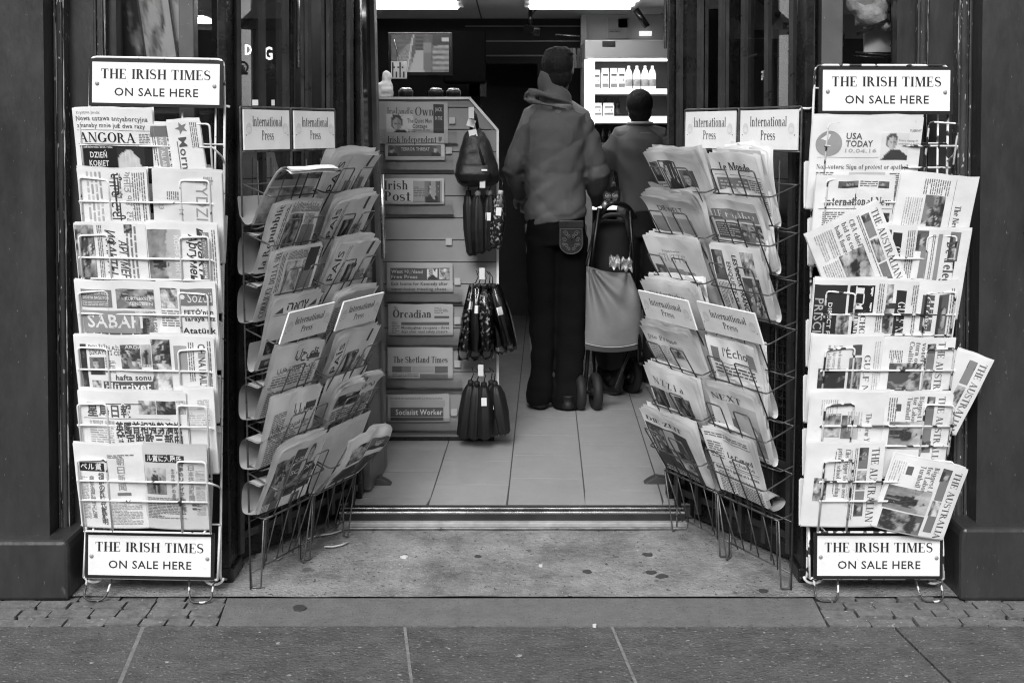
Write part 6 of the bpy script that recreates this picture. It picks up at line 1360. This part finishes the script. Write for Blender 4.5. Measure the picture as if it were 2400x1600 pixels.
# pale ceiling strip glimpsed through the left grille, street sign reflections built as glowing letters, and labels behind it
LIT = M('reflection_letter_glow', .8, .5, emit=.9)
for i, (ch, dx, dy, s_, l) in enumerate((('C',535,112,22,'street sign reflection built as glowing letter C behind left grille, first of three'),('D',570,114,24,'street sign reflection built as glowing letter D behind left grille, second of three'),('G',616,122,30,'street sign reflection built as glowing letter G behind left grille, third of three'))):
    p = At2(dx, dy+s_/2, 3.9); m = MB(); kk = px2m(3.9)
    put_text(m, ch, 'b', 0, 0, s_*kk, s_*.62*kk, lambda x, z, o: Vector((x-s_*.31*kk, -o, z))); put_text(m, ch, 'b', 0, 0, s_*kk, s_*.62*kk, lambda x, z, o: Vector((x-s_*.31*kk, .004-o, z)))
    tag(m.build('reflected_letter', LIT, loc=tuple(p)), l, 'letter', 'reflections built as letters behind the left grille')
for i, (dx, dy, w_, h_, l) in enumerate(((541,228,9,5,'small bright label behind left grille, leftmost'),(586,236,13,13,'squarish bright label behind left grille'),(627,236,7,13,'narrow bright label behind left grille, rightmost'))):
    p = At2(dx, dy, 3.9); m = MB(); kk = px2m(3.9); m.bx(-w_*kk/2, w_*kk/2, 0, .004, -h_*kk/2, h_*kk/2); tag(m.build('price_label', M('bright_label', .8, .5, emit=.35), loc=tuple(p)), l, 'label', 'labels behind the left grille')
# right window: pale boards, glass shelf with a plush toy, hanging bag, snow globes, price strips
t = thing('hanging_paddle_bag', 'dark pear shaped bag hanging behind the right grille', 'bag', tuple(At2(1740, 0, 4.2))); m = MB(); kk = px2m(4.2)
m.rings([(0,0,-.155,.035,.02),(0,0,-.12,.05,.03),(0,0,-.08,.085,.04),(0,0,-.02,.115,.05),(0,0,.06,.12,.05),(0,0,.12,.08,.04),(0,0,.15,.02,.02)], 20); m.build('body', M('bag_dark', .018, .6, bump=.3), t)
m = MB(); m.tube([(0,0,.14),(0,0,.5)], .008, 6); m.build('cord', BLACK, t)
Yg = 3.95; kg = px2m(Yg)
for i, (x0, x1, dy, s_, l) in enumerate(((1805,1840,60,'HIGHLAND','black price strip with a small thistle mark, upper left one behind right grille'),(1858,1890,55,'HIGHLAND','black price strip behind right grille, upper right one'),(1850,1892,113,'SCOTLAND','black strip lettered SCOTLAND under the snow globes'))):
    p = At2((x0+x1)/2, dy, Yg); w_ = (x1-x0)*kg; m = MB(); m.bx(-w_/2-.01, w_/2+.01, 0, .01, -.013, .013, 0, .015)
    put_text(m, s_ if i == 2 else 'o ooo', 'b', 0, -.005, .010, w_*.85, lambda x, z, o, w_=w_: Vector((x-w_*.43, -.0008-o, z)), .55); tag(m.build('shelf_strip', PPL, loc=tuple(p)), l, 'shelf strip', 'strips behind the right grille')
m = MB(); p = At2(1870, 121, Yg); m.bx(-.22,.08,.0,.16,-.010,-.002); tag(m.build('window_shelf', M('window_shelf_dark', .03, .5), loc=tuple(p)), 'dark shelf carrying snow globes behind the right grille', 'shelf')
for i, dx in enumerate((1822, 1868, 1918)):
    p = At2(dx, 106 if dx < 1900 else 100, Yg if i < 2 else 3.8); t = thing('snow_globe', ['snow globe behind right grille, leftmost and dim','bright snow globe in the middle, above lettered strip','snow globe beside the right window mullion'][i], 'snow globe', tuple(p), group='snow globes in the right window')
    m = MB(); m.sphere((0,0,.028), .034, 18, 12); m.build('globe', Mglass('globe_glass', .9), t)
    m = MB(); m.lathe([(.03,-.012),(.03,-.002),(.024,.002)], seg=16); m.build('base', M('globe_base', .12, .4), t)
    m = MB(); m.rings([(0,0,.0,.02,.016),(0,0,.02,.014,.012),(.003,0,.04,.007,.006)], 10); m.build('figure', M('globe_figure', .5, .5), t)
Yq = 3.85; m = MB(); a = At2(1978, 78, 3.62)
m.prism([(-.02,-.008),(.115,.058),(.115,.070),(-.02,.004)], -.03, .03); o = m.build('glass_shelf', M('shelf_edge_green', .03, .2), loc=(a.x, a.y-.04, a.z)); tag(o, 'dark edged shelf under the plush toy in right window', 'shelf')
t = thing('plush_toy', 'pale plush toy lying on the shelf in right window', 'toy', tuple(At2(2003, 36, 3.60)+Vector((0,0,0)))); m = MB()
m.sphere((0,0,0), .055, 14, 10, sc=(1.1,.8,.7)); m.sphere((.045,-.02,.045), .045, 14, 10); m.tube([(-.03,0,.01),(-.075,-.02,.03),(-.085,-.03,.06)], [.025,.022,.02], 10); m.tube([(.03,-.02,-.02),(.05,-.04,-.05)], [.022,.02], 10)
remesh(m, .006, M('plush_fur', .7, .9, var=.25, scale=40, bump=.6, bscale=200), 'body', t, 3, lambda p, n: .003*noise.noise(p*60))
m = MB(); m.lathe([(.026,-.02),(.026,-.017),(.0,-.0165)], seg=16); o = m.build('badge', M('plush_badge', .06, .6), t); o.rotation_euler = (pi/2,0,0); o.location = (.05,-.085,.05)
for nm, (x0, x1, y0, y1), Y, v, l in (('grey_board',(1985,2056,62,120),3.62,.78,'pale panel below the plush toy in right window'),('grey_board',(2052,2062,-40,140),3.56,.45,'narrow grey upright at the right edge of right window'),('grey_board',(1965,2056,-60,58),3.68,.40,'grey panel behind the plush toy in right window')):
    a, c = At2(x0, y1, Y), At2(x1, y0, Y); m = MB(); m.bx(0, c.x-a.x, 0, .01, 0, c.z-a.z); tag(m.build(nm, M('panel_%d'%int(v*100), v, .5), loc=tuple(a)), l, 'panel')
for (x, y), l in (((2040, 30), 'upper shelf bracket in right window'), ((2050, 106), 'lower shelf bracket in right window')):
    p = At2(x+8, y, 3.54); m = MB(); m.bx(-.012,.012,-.012,.012,-.03,.03); m.bx(-.022,.01,-.02,.0,-.004,.004); tag(m.build('shelf_bracket', BLACK, loc=tuple(p)), l, 'bracket', 'shelf brackets in the right window')
m = MB(); a = At2(1965, 120, 3.7); m.tube([(0,0,0), tuple(At2(2054, 129, 3.62)-a)], .004, 6); m.tube([(.0,.02,-.012), tuple(At2(2030, 133, 3.66)-a)], .003, 6); tag(m.build('metal_rod', CHROME, loc=tuple(a)), 'thin bright display rods low in right window', 'rod')
# unseen terrace opposite, added to block low sky and shape the reflections
m = MB(); m.bx(-30, 30, -13, -12, 0, 9); o = m.build('sky_block_terrace', M('terrace_stone', .16, .8, var=.4, scale=.5)); tag(o, 'unseen plain stone terrace added behind the camera to block low sky', 'building')
